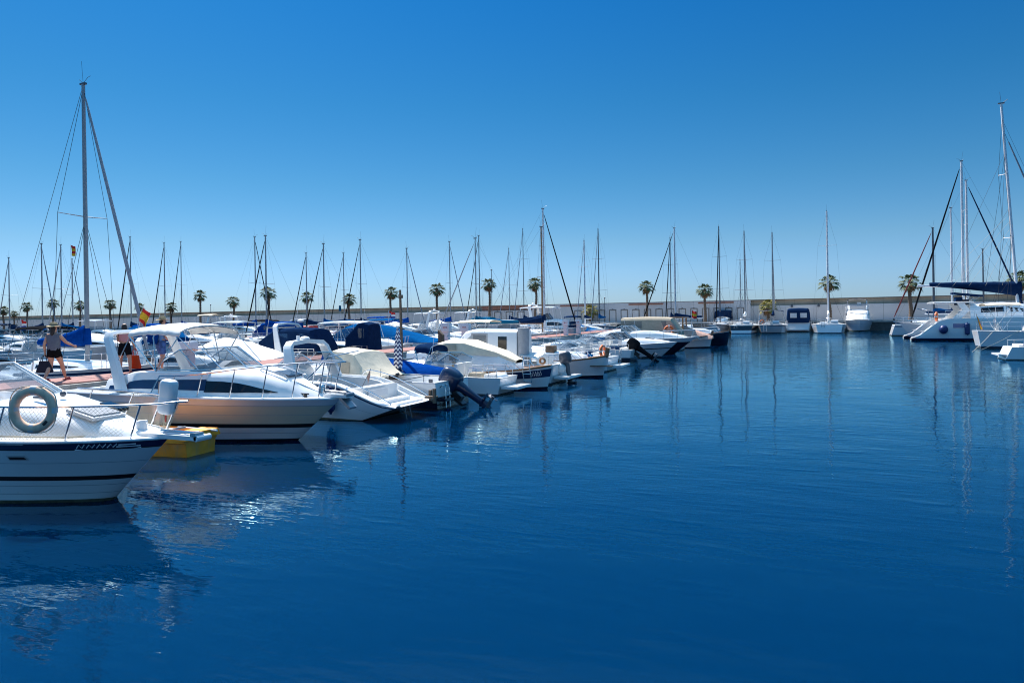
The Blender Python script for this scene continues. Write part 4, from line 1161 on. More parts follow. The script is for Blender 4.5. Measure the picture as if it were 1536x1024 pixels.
# ---- third boat, stern towards open water with an open stepped transom
class StepHull(Hull):
    def sh(s, t):
        b = s.fs + (s.fb - s.fs)*t
        return lerp(.40, b, smooth01(t/.30))
def boat_third():
    L = 7.2; cx = -10.3 - L/2; d = 17.1
    t = thing('motor_cruiser', 'white stern out cruiser with navy piping sweeping down to an open stepped transom', 'motorboat', (cx, d, 0), pi)
    h = StepHull(L, 2.35, 1.15, .92, 1.0, .5, tr=1.2, a=.93, p=2.2, q=.85, gw=.90, gwb=.3)
    bands = [(1, .955, 'gel_hull'), (.955, .90, 'navy'), (.90, .52, 'gel_hull'), (.52, .51, 'grey_gel'), (.51, .05, 'gel_hull'), (.05, 0, 'scum')]
    mats = ['gel_hull', 'navy', 'grey_gel', 'scum', 'antifoul']
    hull_mesh(h, bands, mats, 30).build('hull', mats, t)
    # gunwales and well
    b = MB(); secs = []
    for i in range(16):
        u = i/15; tt = lerp(.0, .55, u); x = h.X(tt); e = h.hb(tt); z = h.sh(tt); zi = .40 if tt < .14 else .45
        secs.append([(x, -e, z), (x, -e + .06, z + .05), (x, -e + .20, z + .05), (x, -e + .26, min(zi, z + .02)), (x, 0, min(zi, z + .02)), (x, e - .26, min(zi, z + .02)), (x, e - .20, z + .05), (x, e - .06, z + .05), (x, e, z)])
    b.loft(secs, 0, closed=False); b.build('cockpit', 'gel', t)
    deck_mesh(h, .55, .3, .45, .03, 18, dz=.004).build('deck', 'gel', t)
    one('transom_seat', 'gel', t, lambda q: (q.box((h.X(.19), 0, .66), (.34, 1.75, .44)), q.box((h.X(.10), 0, .46), (.30, 1.2, .16))))
    one('locker_lid', 'lightgrey', t, lambda q: q.box((h.X(.155), .25, .70), (.02, .95, .20)))
    S = [(.6, .86, 1.0, .72, 1.38), (1.6, .76, 1.04, .60, 1.42), (2.6, .5, 1.10, .36, 1.30), (3.2, .2, 1.12, .1, 1.15)]
    cb = Cabin(S, .12, .06); cbo = cb.mesh(5).build('cabin', 'gel', t); cb.window([(.8, .4, .75), (2.0, .45, .7), (2.4, .5, .55)], parent=cbo)
    windscreen(t, .8, .78, 1.38, .40, 1.2, .45, .86, 'clear')
    a = arch_mesh(-.1, 1.02, .98, 2.10, .35, .40, .26, .12, .80).build('radar_arch', 'gel', t)
    b = MB(); b.ball((.28, 0, 2.22), .15, (1, 1, .5)); b.tube([(.28, .3, 2.15), (.28, .3, 2.32)], .05, 8); b.build('arch_lamp', 'plastic_white', a)
    b = MB()
    for sd in (1, -1):
        b.tube(path([(h.X(.36), sd*(h.hb(.3) - .10), h.sh(.36) + .05), (h.X(.32), sd*(h.hb(.3) - .10), h.sh(.32) + .22), (h.X(.20), sd*(h.hb(.2) - .10), h.sh(.2) + .22), (h.X(.05), sd*(h.hb(.05) - .10), h.sh(.05) + .14), (h.X(.03), sd*(h.hb(.05) - .10), h.sh(.03) + .04)], 5), .014, 6)
    b.tube([(h.X(.42), h.hb(.4) - .08, 1.0), (h.X(.30), h.hb(.4) - .08, 1.75), (h.X(.27), 0, 1.86)], .016, 6)
    b.build('hand_rail', 'steel', t)
    one('bathing_ladder', 'alu_dark', t, lambda q: [q.tube([(h.X(0) - .03, .45 + k*.25, .40), (h.X(0) - .10, .45 + k*.25, .05)], .014, 5) for k in (0, 1)])
    one('boarding_step', 'oldwood', t, lambda q: (q.box((h.X(0) - .05, -.72, .50), (.34, .20, .06)), q.box((h.X(0) - .22, -.60, .55), (.07, .10, .42)), q.box((h.X(0) + .06, -.86, .52), (.07, .10, .34))))
    b = MB(); b.torus((h.X(.42), h.hb(.42) - .1, 1.15), .10, .02, (0, 1, 0), 16, 6); b.build('coiled_hose', 'plastic_white', t)
    fl = thing('flag', 'small furled faded red flag on a slanting pole at an open stern', 'flag', (cx - h.X(.20), d - .55, .98))
    one('staff', 'alu_dark', fl, lambda q: q.tube([(0, 0, -.1), (.30, 0, .42)], .009, 5))
    one('cloth', 'canvas_pink', fl, lambda q: q.loft([[(.28, 0, .38), (.16, .0, .16)], [(.25, .04, .22), (.17, .03, .06)], [(.24, .0, .10), (.19, .0, -.02)]], 0, closed=False))
boat_third()

# ---- fourth boat, navy bottom, cream tent, big outboard
def boat_fourth():
    L = 7.0; cx = -10.55 - L/2; d = 19.65
    t = thing('motorboat', 'white over navy hulled boat with sagging cream tent and huge navy outboard motor', 'motorboat', (cx, d, 0), pi)
    h = Hull(L, 2.35, 1.05, .82, 1.0, .45, tr=-.05, a=.92, p=2.3, gw=.95, gwb=.3)
    bands = [(1, .965, 'lightgrey'), (.965, .50, 'gel_hull'), (.50, .47, 'white_mark'), (.47, .05, 'navyhull'), (.05, 0, 'black')]
    mats = ['gel_hull', 'lightgrey', 'white_mark', 'navyhull', 'black', 'antifoul']
    hl = hull_mesh(h, bands, mats, 26).build('hull', mats, t)
    deck_mesh(h, .55, .26, .42, .05, 20, dz=.004).build('deck', 'gel', t)
    cb = Cabin([(.1, .9, .9, .76, 1.34), (1.4, .8, .95, .62, 1.32), (2.6, .4, 1.02, .26, 1.16), (3.0, .2, 1.03, .1, 1.08)], .12, .06)
    cb.mesh(5).build('cabin', 'gel', t)
    # tent: tall at the screen, falling and sagging towards the stern
    b = MB(); secs = []
    prof = [(-1.75, .92, .02), (-1.3, 1.08, -.02), (-.75, 1.34, -.06), (-.1, 1.70, .0), (.5, 1.78, -.04), (1.1, 1.80, -.03), (1.70, 1.82, 0), (1.74, 1.80, 0)]
    for (x, zt, dz) in prof:
        x = -1.2 + (x + 1.75)/3.45*1.65
        e = h.hb(h.t_at(x)) - .10; z0 = .86
        q = [(x, e, z0), (x, e*.90 + .025*sin(x*9), lerp(z0, zt, .55)), (x, e*.80, zt - .07 + dz*.4), (x, e*.40, zt + dz)]
        secs.append(q + [(x, 0, zt + .02)] + [(p[0], -p[1], p[2]) for p in q[::-1]])
    b.loft(secs, 0, closed=False, cap0=True, cap1=True); c = b.build('camper_tent', 'canvas_cream', t, 24)
    for sd in (1, -1):
        b = MB()
        for xa, xb in ((-.35, .10),):
            e = h.hb(.5) - .10; P = [(xa, sd*(e + .012), .98), (xb, sd*(e + .012), .98), (xb, sd*(e*.90 + .014), 1.46), (xa, sd*(e*.90 + .014), 1.40)]
            b.add(P, [(0, 1, 2, 3)])
        b.build('tent_panel', 'canvas_beige', c)
    outboard(t, h.X(0) - .24, -.02, .50, 1.04, .98)
    # chrome ladder on the stern, and grab rail
    b = MB()
    for y in (.55, .80):
        b.tube(path([(h.X(0) + .05, y, .62), (h.X(0) - .12, y, .74), (h.X(0) - .20, y, .58), (h.X(0) - .22, y, .06)], 5), .017, 6)
    for z in (.14, .28, .42, .56): b.tube([(h.X(0) - .21, .55, z), (h.X(0) - .21, .80, z)], .017, 6)
    b.build('boarding_ladder', 'steel', t)
    one('swim_platform', 'navyhull', t, lambda q: (q.box((h.X(0) - .12, .68, .30), (.30, .55, .07)), q.box((h.X(0) - .12, -.75, .30), (.30, .5, .07))))
    b = MB(); b.tube([(h.X(.06), h.hb(.06) - .08, .84), (h.X(.06), h.hb(.06) - .08, 1.02), (h.X(.20), h.hb(.2) - .06, .84)], .014, 6); b.box((h.X(.03), h.hb(.03) - .12, .88), (.12, .05, .10)); b.build('grab_rail', 'alu_dark', t)
    one('gunwale_strip', 'canvas_grey', t, lambda q: [q.bar(h.edge(.12, sd, .06, .02), h.edge(.5, sd, .06, .02), .08, .03) for sd in (1, -1)])
    st = []
    for k in range(4):
        x = .045 + k*.02; st += [[(x, .40), (x + .012, .43)], [(x, .43), (x + .012, .40)]]
    surf_strokes(h, st, 1, .02).build('lettering', 'white_mark', hl)
    one('winch', 'black', t, lambda q: (q.box((h.X(.22), h.hb(.2) - .2, .96), (.28, .12, .12)), q.ball((h.X(.20), h.hb(.2) - .2, 1.04), .07)))
boat_fourth()

def llaut(label, pos, rz, L=7.2, B=2.5, fb=.95, fm=.66, stripe='navy', cabin=True, post=True, mast=None, name='fishing_boat', post_h=.32, rails=True, coverm=None, cab_z=.75, group=None):
    t = thing(name, label, 'fishing boat', pos, rz, group)
    class H2(Hull):
        def hb(s, q): return s.B/2*max(0, 1 - abs(2*q - 1)**2.5)**.8
        def sh(s, q): return fm + (fb - fm)*abs(2*q - 1)**2.2 if q > .5 else fm + (fb - fm)*.6*abs(2*q - 1)**2.2
        def X(s, q, w=1.0): return -s.L/2 + q*s.L - .22*(1 - w)*max(0, 2*q - 1)**6 + .22*(1 - w)*max(0, 1 - 2*q)**6
        def ts(s, n, a=0, b=1): return [.5 - .5*cos(pi*i/(n-1)) for i in range(n)]
    h = H2(L, B, fb, fm, .22, .45, gw=.88, gwb=.45)
    bands = [(1, .93, 'varnish'), (.93, .86, 'gel_hull')] + ([(.86, .52, stripe)] if stripe else []) + [(.52 if stripe else .86, .10, 'gel_hull'), (.10, 0, 'navyhull')]
    mats = ['gel_hull', 'varnish', 'navyhull', 'antifoul'] + ([stripe] if stripe and stripe != 'navyhull' else [])
    hl = hull_mesh(h, bands, mats, 26).build('hull', mats, t)
    b = MB()
    for sd in (1, -1): b.tube([h.edge(lerp(.01, .99, i/24), sd, -.015, -.01) for i in range(25)], .026, 6)
    b.build('rub_rail', 'varnish', t)
    b = MB(); secs = []
    for q in h.ts(20):
        e = h.hb(q); z = h.sh(q) - .05; secs.append([(h.X(q), e*k*.99, z + .05*(1 - k*k)) for k in (-1, -.5, 0, .5, 1)])
    b.loft(secs, 0, closed=False); b.build('deck', 'gel', t)
    if post: one('stem_post', 'oldwood', t, lambda q: (q.bar((L/2 - .06, 0, fb - .1), (L/2 + .02, 0, fb + post_h), .14, .16)))
    cb = None
    if cabin:
        cb = Cabin([(-2.3, .78, fm - .05, .74, fm + cab_z), (.6, .80, fm - .05, .76, fm + cab_z), (1.7, .68, fm, .60, fm + cab_z*.9), (2.35, .46, fm + .05, .36, fm + cab_z*.55)], .10, .05)
        cbo = cb.mesh(4).build('cabin', 'gel', t)
        b = MB()
        for x in (-1.9, -1.5, -1.1):
            for sd in (1, -1):
                p = cb.side(x, .70, sd, .004); b.torus(p, .07, .014, (0, 1, 0), 14, 6)
        b.build('porthole', 'steel', cbo)
    if rails:
        b = MB()
        for sd in (1, -1):
            for (qa, qb) in ((.50, .86),):
                ts2 = [lerp(qa, qb, i/10) for i in range(11)]
                b.tube([h.edge(qa, sd, .06)] + [h.edge(q, sd, .07, .28) for q in ts2[1:-1]] + [h.edge(qb, sd, .06)], .014, 6)
                for q in ts2[2:-1:3]: b.tube([h.edge(q, sd, .07), h.edge(q, sd, .07, .28)], .012, 5); b.tube([h.edge(q + .03, sd, .07), h.edge(q, sd, .07, .28)], .010, 5)
        b.build('guard_rail', 'steel', t)
    return t, h, cb, hl

def boat_llaut():
    L = 7.4; cx = -9.25 - L/2; d = 25.3
    t, h, cb, hl = llaut('white wooden fishing boat with navy name band, wood gunwale and bow ladder', (cx, d, 0), 0, L, 2.5, .92, .68, post=False)
    st = []; x = .905
    for k in range(5):
        st += [[(x, .60), (x + .004, .82)], [(x + .004, .80), (x + .010, .66)], [(x + .010, .66), (x + .006, .60)]]; x += .011
    surf_strokes(h, st, -1, .018, .012).build('lettering', 'white_mark', hl)
    b = MB(); secs = []
    for (x, z, hw) in ((-1.35, 1.52, .74), (-1.0, 1.78, .66), (-.5, 1.92, .60), (.3, 1.90, .60), (.8, 1.72, .62), (1.6, 1.48, .60), (2.35, 1.12, .40)):
        zl = cb.ev(x)[4] - .10; hw2 = cb.ev(x)[3] + .03; secs.append([(x, hw2, zl), (x, lerp(hw2, hw, .6), lerp(zl, z, .75)), (x, hw*.8, z - .03), (x, 0, z), (x, -hw*.8, z - .03), (x, -lerp(hw2, hw, .6), lerp(zl, z, .75)), (x, -hw2, zl)])
    b.loft(secs, 0, closed=False, cap0=True, cap1=True); c = b.build('cabin_cover', 'canvas_cream', t, 45)
    b = MB(); b.add([(-.85, -.775, 1.50), (-.0, -.775, 1.50), (-.05, -.71, 1.72), (-.55, -.71, 1.72)], [(0, 1, 2, 3)]); b.build('cover_window', 'canvas_beige', c)
    one('cabin_door', 'canvas_beige', t, lambda q: [q.box((-.28 + .075*k, -.82, 1.06), (.045, .03, .58)) for k in range(4)])
    b = MB(); xs = (2.75, 3.05)
    for x in xs: b.tube([(x, -.50, 1.28), (x, -.56, 1.26), (x, -.74, .88), (x + .02, -.60, .30)], .016, 6)
    for z, y in ((1.26, -.56), (1.08, -.65), (.90, -.73), (.62, -.70), (.36, -.63)): b.tube([(xs[0], y, z), (xs[1], y, z)], .014, 6)
    b.build('boarding_ladder', 'steel', t)
    b = MB(); b.torus((3.30, -.02, 1.06), .10, .045, (0, 1, 0), 18, 8); b.build('rope_bollard', 'varnish', t)
boat_llaut()
# ================================================================== REST OF THE FRONT ROW
def swing(cx, d, rz=0): return (cx, d, 0)
def tipped(tipx, d, L, out): return (tipx - L/2, d, 0)      # outer end towards +x

# blue covered fishing boat with a wooden mast, and the small bimini boat beside it
t, h, cb, hl = llaut('small fishing boat under bright blue canvas, with weathered wooden mast and furled parasol', (-14.3, 21.55, 0), 0, 6.2, 1.75, .85, .70, None, False, False, rails=False)
b = MB(); secs = []
for i in range(11):
    u = i/10; x = lerp(-2.7, 2.75, u); e = h.hb(h.t_at(x)) + .03; zz = lerp(1.62, 1.0, u**1.4)
    secs.append([(x, e, .62), (x, e*.9, .80), (x, e*.45, lerp(.8, zz, .62) - .03*sin(i*2)), (x, 0, zz), (x, -e*.45, lerp(.8, zz, .62) + .03*sin(i*2.3)), (x, -e*.9, .80), (x, -e, .62)])
b.loft(secs, 0, closed=False, cap0=True, cap1=True); b.build('boat_cover', 'canvas_royal', t, 50)
one('mast', 'oldwood', t, lambda q: (q.tube([(.65, .1, .4), (.65, .1, 2.2), (.63, .1, 3.80)], [.058, .055, .04], 9), q.tube([(.65, .1, 3.5), (.65, .1, 3.62)], .085, 9)))
ps = thing('parasol', 'furled beach parasol with navy and white zigzag pattern beside a wooden mast', 'parasol', (-13.35, 20.95, .8))
one('pole', 'alu_white', ps, lambda q: q.tube([(0, 0, -.3), (0, 0, 1.72)], .018, 6))
b = MB(); secs = []
for k in range(15):
    u = k/14; z = lerp(.25, 1.66, u); r0 = lerp(.15, .03, u**2.2)*(1 if u > .05 else .8)
    secs.append([(r0*(1 + .16*cos(6*a))*cos(a), r0*(1 + .16*cos(6*a))*sin(a), z) for a in [2*pi*j/24 for j in range(24)]])
b.loft(secs, 0, True, True, True); b.build('canopy', 'chevron', ps, 60)
one('base_sleeve', 'canvas_navy', ps, lambda q: q.tube([(0, 0, -.25), (0, 0, .28)], [.14, .10], 10))
one('tie_cords', 'rope', ps, lambda q: [q.tube(sag((0, 0, .35), (.35*cos(a), .35*sin(a), .0), .03), .010, 4) for a in (0.3, 1.6, 2.9, 4.3)])

t, h, cb = motorboat('small white boat with stowed navy bimini arching over silver struts', tipped(-10.2, 23.35, 6.0, 's'), pi, 6.0, 1.75, .9, .62, .8, .5, .40, top=None, screen=True, sht=.34, platform=True, railt=.6, railh=.4)
b = canopy_mesh(-.15, .55, .66, 1.60, .20, .13, .05, 7, .05); o = b.build('bimini', 'canvas_navy', t, 60)
hoops_mesh((-.12, .5), .66, 1.60, .20, (.2, .80, .75), .016).build('bimini_frame', 'steel', o)
b = MB(); b.ball((-2.62, 0, .60), .27, (1.1, 1.7, .62), 16, 10); b.build('engine_box', 'gel', t, 60)

t, h, cb = motorboat('white fishing cruiser with glazed wheelhouse and a rolled grey awning column at its stern', tipped(-9.75, 27.75, 6.8, 's'), pi, 6.8, 2.3, 1.05, .80, .9, .5, .35, platform=True, railt=.6, motor=(.75, .2), motorcol='alu_dark', screen=False, window=False, hatch=False, seats=False)
wc = Cabin([(-1.75, .88, .78, .82, 2.20), (.35, .88, .80, .80, 2.24), (.75, .84, .82, .66, 2.16), (1.45, .80, .86, .66, 1.36), (2.3, .4, .95, .3, 1.15)], .12, .05)
wh = wc.mesh(5).build('wheelhouse', 'gel', t)
for (xa, xb, v0, v1) in ((-.35, .28, .50, .90), (.36, .95, .52, .88)): wc.window([(xa, v0, v1), (xb, v0, v1 - (.22 if xb > .5 else 0))], parent=wh, mats='vinyl', n=4)
for (xa, xb) in ((-.37, .30),): wc.window([(xa - .05, .44, .95), (xb + .06, .44, .95)], parent=wh, mats='canvas_grey', n=4, off=.004)
wc.window([(-1.3, .2, .86), (-.9, .2, .86)], parent=wh, mats='darkglass', n=3)
one('rolled_awning', 'canvas_grey', t, lambda q: q.tube([(-1.95, .62, .75), (-1.95, .62, 1.4), (-1.97, .62, 2.30)], [.27, .25, .25], 14))
b = MB(); b.ball((-3.35, .1, .62), .24, (1.2, 1, .9)); b.ball((-3.15, -.3, .6), .2, (1.3, 1, .8)); b.build('stern_cushion', 'canvas_white', t, 60)
one('stern_cover', 'canvas_white', t, lambda q: q.loft([[(-2.7, y, .72) for y in (-1, 0, 1)], [(-2.65, y, 1.12 + .08*cos(y*3)) for y in (-.95, 0, .95)], [(-1.9, y, 1.22 + .06*cos(y*2)) for y in (-.95, 0, .95)]], 0, closed=False))

t, h, cb, hl = llaut('white double ended open boat with tall brown stem post and wood gunwale', tipped(-8.6, 30.7, 6.8, 'b'), 0, 6.8, 2.3, .98, .74, None, True, True, post_h=.34, cab_z=.42, rails=True)
one('gangplank', 'oldwood', t, lambda q: q.box((2.95, -.3, .52), (1.5, .26, .05)))
one('fish_crate', 'oldwood', t, lambda q: (q.box((.9, -.5, 1.28), (.42, .36, .30))))
t, h, cb = motorboat('white low boat with stern ladder, moored beyond the brown stem post', tipped(-9.3, 34.4, 6.6, 's'), pi, 6.6, 2.3, .95, .70, .9, .45, .38, platform=True, railt=.5, sht=.35)
one('stern_ladder', 'steel', t, lambda q: [q.tube([(-3.75, y, .2), (-3.8, y, 1.15)], .02, 5) for y in (.5, .8)] + [q.tube([(-3.78, .5, z), (-3.78, .8, z)], .018, 5) for z in (.4, .65, .9)])
lb = thing('lifebuoy', 'faded red lifebuoy hung edge on at the stern behind a brown post', 'lifebuoy', (-9.7, 33.75, 1.0))
one('ring', 'orange', lb, lambda q: q.torus((0, 0, 0), .26, .075, (1, -.12, 0), 28, 10))
one('band', 'ring_band', lb, lambda q: [q.torus((0, 0, 0), .26, .079, (1, -.12, 0), 4, 10, 0, a - .15, a + .15) for a in (.8, 2.37, 3.94, 5.5)])
motorboat('plain white runabout with low screen, ahead of the black covered outboard', tipped(-10.6, 37.9, 6.0, 's'), pi, 6.0, 2.2, .85, .62, .9, .45, .34, sht=.34, railt=.6)
t, h, cb = motorboat('white speedboat with black covered outboard raised at its rounded stern', tipped(-9.9, 41.5, 6.4, 's'), pi, 6.4, 2.4, .95, .72, .9, .5, .36, bands=[(1, .95, 'gel'), (.95, .36, 'gel_hull'), (.36, .05, 'navyhull'), (.05, 0, 'black')], motor=(1.05, .95), motorcol='canvas_black', sht=.4, railt=.6, platform=False)
motorboat('white runabout pointing its bow out behind the black outboard, thin black side line', tipped(-8.1, 45.2, 6.6, 'b'), 0, 6.6, 2.4, 1.0, .8, 1.1, .5, .30, bands=bands_for('black', (.66, .60)), sht=.46, screenglass='tint', rail=False)
t, h, cb = motorboat('long white sport cruiser with black hull side and raked bow', tipped(-7.6, 49.6, 8.6, 'b'), 0, 8.6, 2.8, 1.15, 1.0, 1.5, .5, .5, bands=[(1, .96, 'lightgrey'), (.96, .74, 'gel_hull'), (.74, .05, 'navyhull'), (.05, 0, 'black')], railt=.55, window=False)
t, h, cb = motorboat('white cruiser with beige camper tent and orange lifebuoy on its side', tipped(-9.3, 54.5, 7.6, 's'), pi, 7.6, 2.8, 1.10, .95, 1.0, .55, .55, top='tent', topmat='canvas_beige', topz=1.35, topx=(-.38, .10), railt=.62)
lb = thing('lifebuoy', 'orange lifebuoy on the side of the beige tented cruiser', 'lifebuoy', (-10.1, 52.95, 1.55))
one('ring', 'orange', lb, lambda q: q.torus((0, 0, 0), .30, .09, (.3, -1, .1), 28, 10))
one('band', 'ring_band', lb, lambda q: [q.torus((0, 0, 0), .30, .094, (.3, -1, .1), 4, 10, 0, a - .15, a + .15) for a in (.8, 2.37, 3.94, 5.5)])
t, h, cb, hl = llaut('white work boat with brown wooden wheelhouse frame and pink tarpaulin at the bow', tipped(-7.7, 58.6, 7.4, 'b'), 0, 7.4, 2.5, 1.05, .80, None, False, True, rails=False)
b = MB()
for x in (-1.2, .2, 1.5):
    for y in (-.8, .8): b.box((x, y, 1.6), (.10, .10, 1.7))
b.box((.15, 0, 2.48), (3.1, 1.95, .08)); b.build('wheelhouse_frame', 'varnish', t)
b = MB(); secs = []
for i in range(7):
    u = i/6; x = lerp(1.3, 3.75, u); z = lerp(1.95, 1.0, u**.8); w = lerp(1.0, .35, u)
    secs.append([(x, w + .15, .45 + .3*u), (x, w*.8, lerp(.9, z, .5) - .05*sin(i*2)), (x, 0, z), (x, -w*.8, lerp(.9, z, .5) + .05*sin(i*3)), (x, -w - .15, .45 + .3*u)])
b.loft(secs, 0, closed=False, cap0=True, cap1=True); b.build('tarpaulin', 'canvas_pink', t, 50)
llaut('dark hulled old fishing boat with white gunwale, last of the long row by the pier', tipped(-6.9, 63.6, 7.6, 'b'), 0, 7.6, 2.6, 1.25, .95, 'navyhull', True, True, post_h=.25, cab_z=.5, rails=True, name='fishing_boat')
for o in [o for o in bpy.data.objects if o.name.startswith('hull') and o.parent and 'dark hulled old' in str(o.parent.get('label', ''))]:
    for i, m in enumerate(o.data.materials):
        if m.name == 'gel_hull': o.data.materials[i] = M['navyhull']
        if m.name == 'varnish': o.data.materials[i] = M['gel']

# ================================================================== FAR SIDE OF THE PIER (bows or sterns towards the pier at x = -22)
def rowB(d, L, out='bow'):       # end nearest the pier at x = -22.4
    return (-22.5 - L/2, d, 0), (0 if out == 'bow' else pi)
p, rz = rowB(14.3, 6.5); motorboat('white boat under a smooth grey white canvas, left of the walking woman', p, rz, 6.5, 2.4, 1.1, .9, .9, .5, .35, cover=('canvas_white', 1.2), screen=False, seats=False)
L = 9.2
sailboat('white sailing yacht with tall grey mast and royal blue sail cover behind the walking woman', (-22.3 - L/2, 18.9, 0), 0, L, 3.0, 1.25, 1.0, 12.15, mx=.062, mastcol='alu', boom=('canvas_royal', 3.0), furl=('canvas_grey', .058), J=3.35, spr=1, mr=.088, fine=18, wirer=.010, boomz=.85, coverh=(.18, .58))
p, rz = rowB(22.6, 6.8); motorboat('white open boat with light grey console, behind the man in the straw hat', p, rz, 6.8, 2.4, 1.05, .8, .9, .5, .5, arch=(.6, 1.2), sht=.5)
p, rz = rowB(26.0, 7.6, 'stern'); motorboat('white boat under a broad white cover, beyond the bow rail of the arch cruiser', p, rz, 7.6, 2.7, 1.2, .95, 1, .5, .5, cover=('canvas_white', 1.3), screen=False, seats=False)
p, rz = rowB(29.0, 7.0, 'stern'); motorboat('cruiser enclosed by navy canvas with cream arch standing across its middle', p, rz, 7.0, 2.3, 1.2, 1.0, 1, .5, .45, top='tent', topmat='canvas_navy', topz=1.12, topx=(-.40, -.10), arch=(1.2, 1.5, .4), tentwin='bluevinyl')
p, rz = rowB(33.2, 6.4, 'stern'); motorboat('boat with upright dark navy canvas box over its cockpit', p, rz, 6.4, 1.75, 1.15, .95, 1, .22, .45, top='tent', topmat='canvas_navy', topz=1.42, topx=(-.47, -.36), screen=False)
p, rz = rowB(36.6, 7.4); motorboat('white centre console boat under a white hardtop on silver struts, behind the pier pedestals', p, rz, 7.4, 2.6, 1.2, .95, 1, .5, .55, top='hardtop', topz=1.5, topx=(-.32, .14), sht=.6, screenglass='tint')
p, rz = rowB(41.0, 9.6, 'stern'); motorboat('boat under a long bright blue tarpaulin reaching right of the wooden mast', p, rz, 9.6, 2.9, 1.35, 1.15, 1, .62, .85, cover=('canvas_blue', 2.6), screen=False, seats=False, window=False)
p, rz = rowB(45.0, 7.0); motorboat('white runabout with raked tinted screen just past the blue sail cover', p, rz, 7.0, 2.5, 1.1, .9, 1, .5, .4, screenglass='tint', sht=.55)
p, rz = rowB(48.6, 8.0); llaut('varnished brown wooden boat lying behind the pier near the centre', (p[0], p[1], 0), 0, 8.0, 2.6, 1.25, .95, 'varnish', True, True, cab_z=.5, rails=True)
p, rz = rowB(52.4, 7.6, 'stern'); motorboat('white cruiser with tan canvas top beside the varnished boat', p, rz, 7.6, 2.7, 1.15, .95, 1, .5, .5, top='bimini', topmat='canvas_cream', topz=1.3)
L = 9.0
sailboat('yacht with teal sail cover on a long boom near the photo centre', (-22.6 - L/2, 56.2, 0), pi, L, 2.9, 1.2, 1.0, 9.7, mx=.06, boom=('canvas_teal', 4.2), furl=('sail_grey', .04), spr=1, mr=.055)
p, rz = rowB(60.0, 7.2); motorboat('white cruiser with grey arched hood before the brown wooden mast', p, rz, 7.2, 2.6, 1.2, 1.0, 1, .5, .5, top='tent', topmat='canvas_grey', topz=1.2)
L = 9.0
sailboat('slim yacht with varnished brown wooden mast near the centre', (-22.4 - L/2, 63.6, 0), 0, L, 2.9, 1.2, 1.0, 11.3, mx=.30, mastcol='varnish', boom=('canvas_navy', 3.2), furl=None, spr=1, mr=.095)
L = 11.0
sailboat('large yacht with pale thick mast and long black furled headsail slanting right of centre', (-22.2 - L/2, 68.4, 0), 0, L, 3.5, 1.35, 1.1, 13.8, mx=.172, mastcol='alu_white', boom=('canvas_navy', 4.0), furl=('canvas_black', .06), spr=2, mr=.105)
p, rz = rowB(72.6, 8.6); motorboat('tall white flybridge cruiser behind the black slanting headsail', p, rz, 8.6, 3.1, 1.5, 1.3, 1, .5, .95, top='hardtop', topz=2.3, topx=(-.36, .10), sht=.7, screenglass='tint', arch=(1.4, 2.6))
p, rz = rowB(76.4, 7.4, 'stern'); motorboat('boat with bright blue cockpit cover by the far end of the pier', p, rz, 7.4, 2.6, 1.2, 1.0, 1, .5, .5, cover=('canvas_blue', .8), screen=False, seats=False)
p, rz = rowB(80.2, 7.0); motorboat('white boat with navy folded bimini hoop at the far end of the pier', p, rz, 7.0, 2.5, 1.15, .95, 1, .5, .5, top='bimini', topmat='canvas_navy', topz=1.5, topx=(-.2, .02))
L = 10.0
sailboat('yacht with pale mast, navy sail cover and black headsail slanting left, beyond the dark boat', (-16.2, 90.5, 0), pi, L, 3.1, 1.25, 1.05, 13.6, mx=.02, mastcol='alu_white', boom=('canvas_navy', 3.4), furl=('canvas_black', .055), spr=2, mr=.11, J=4.3)

# ================================================================== SECOND AND THIRD PIER
def mast_yacht(px, py, s, label, face, H=None, L=9.0, **k):
    """yacht whose mast stands at photo column px on the line x = s"""
    p = at_x(px, py, s)
    mxl = k.pop('mx', .06)*L
    off = mxl if face == 0 else -mxl
    return sailboat(label, (s - off, p.y, 0), face, L, .32*L, 1.2, 1.0, p.z, mx=mxl/L, spr=k.pop('spr', 1), mr=k.pop('mr', .075), fine=9, J=k.pop('J', 2.5), **k)
GR = 'canvas_blue canvas_navy canvas_royal canvas_teal canvas_white'.split()
mast_yacht(13, 387, -90, 'yacht with the leftmost thin mast of the photo', pi, boom=('canvas_navy', 3))
mast_yacht(62, 366, -78, 'yacht whose leaning mast stands between the second and third full palms from the left', 0, boom=('canvas_navy', 3.2))
mast_yacht(91, 368, -78, 'yacht with thin mast just left of the mast carrying orange flags', pi, boom=('canvas_blue', 3))
mast_yacht(108, 389, -90, 'yacht with short mast just right of the orange pennants', 0, boom=('canvas_navy', 3))
mast_yacht(195, 356, -78, 'yacht whose mast shows just left of the thick grey slanting headsail', pi, boom=('canvas_navy', 3.4), furl=('canvas_black', .06))
mast_yacht(246, 365, -78, 'left yacht of the pair of bare masts above the straw hatted man', pi, boom=('canvas_navy', 3.2), furl=('canvas_black', .055))
mast_yacht(271, 363, -90, 'right yacht of the pair of bare masts above the straw hatted man', pi, boom=('canvas_royal', 3.2), furl=('canvas_black', .055))
mast_yacht(382, 356, -59, 'left yacht of the two tall masts crossing the tall palm left of centre', 0, boom=('canvas_royal', 3.6), furl=('canvas_black', .05))
mast_yacht(398, 354, -46, 'right yacht of the two tall masts crossing the tall palm left of centre', pi, boom=('canvas_royal', 3.2), furl=('canvas_black', .05))
mast_yacht(459, 380, -59, 'yacht with mast rising straight before the brown skirted palm', pi, boom=('canvas_navy', 3), furl=('canvas_black', .055))
mast_yacht(485, 366, -46, 'yacht with mast just right of the brown skirted palm', pi, boom=('canvas_blue', 3), furl=('canvas_black', .045))
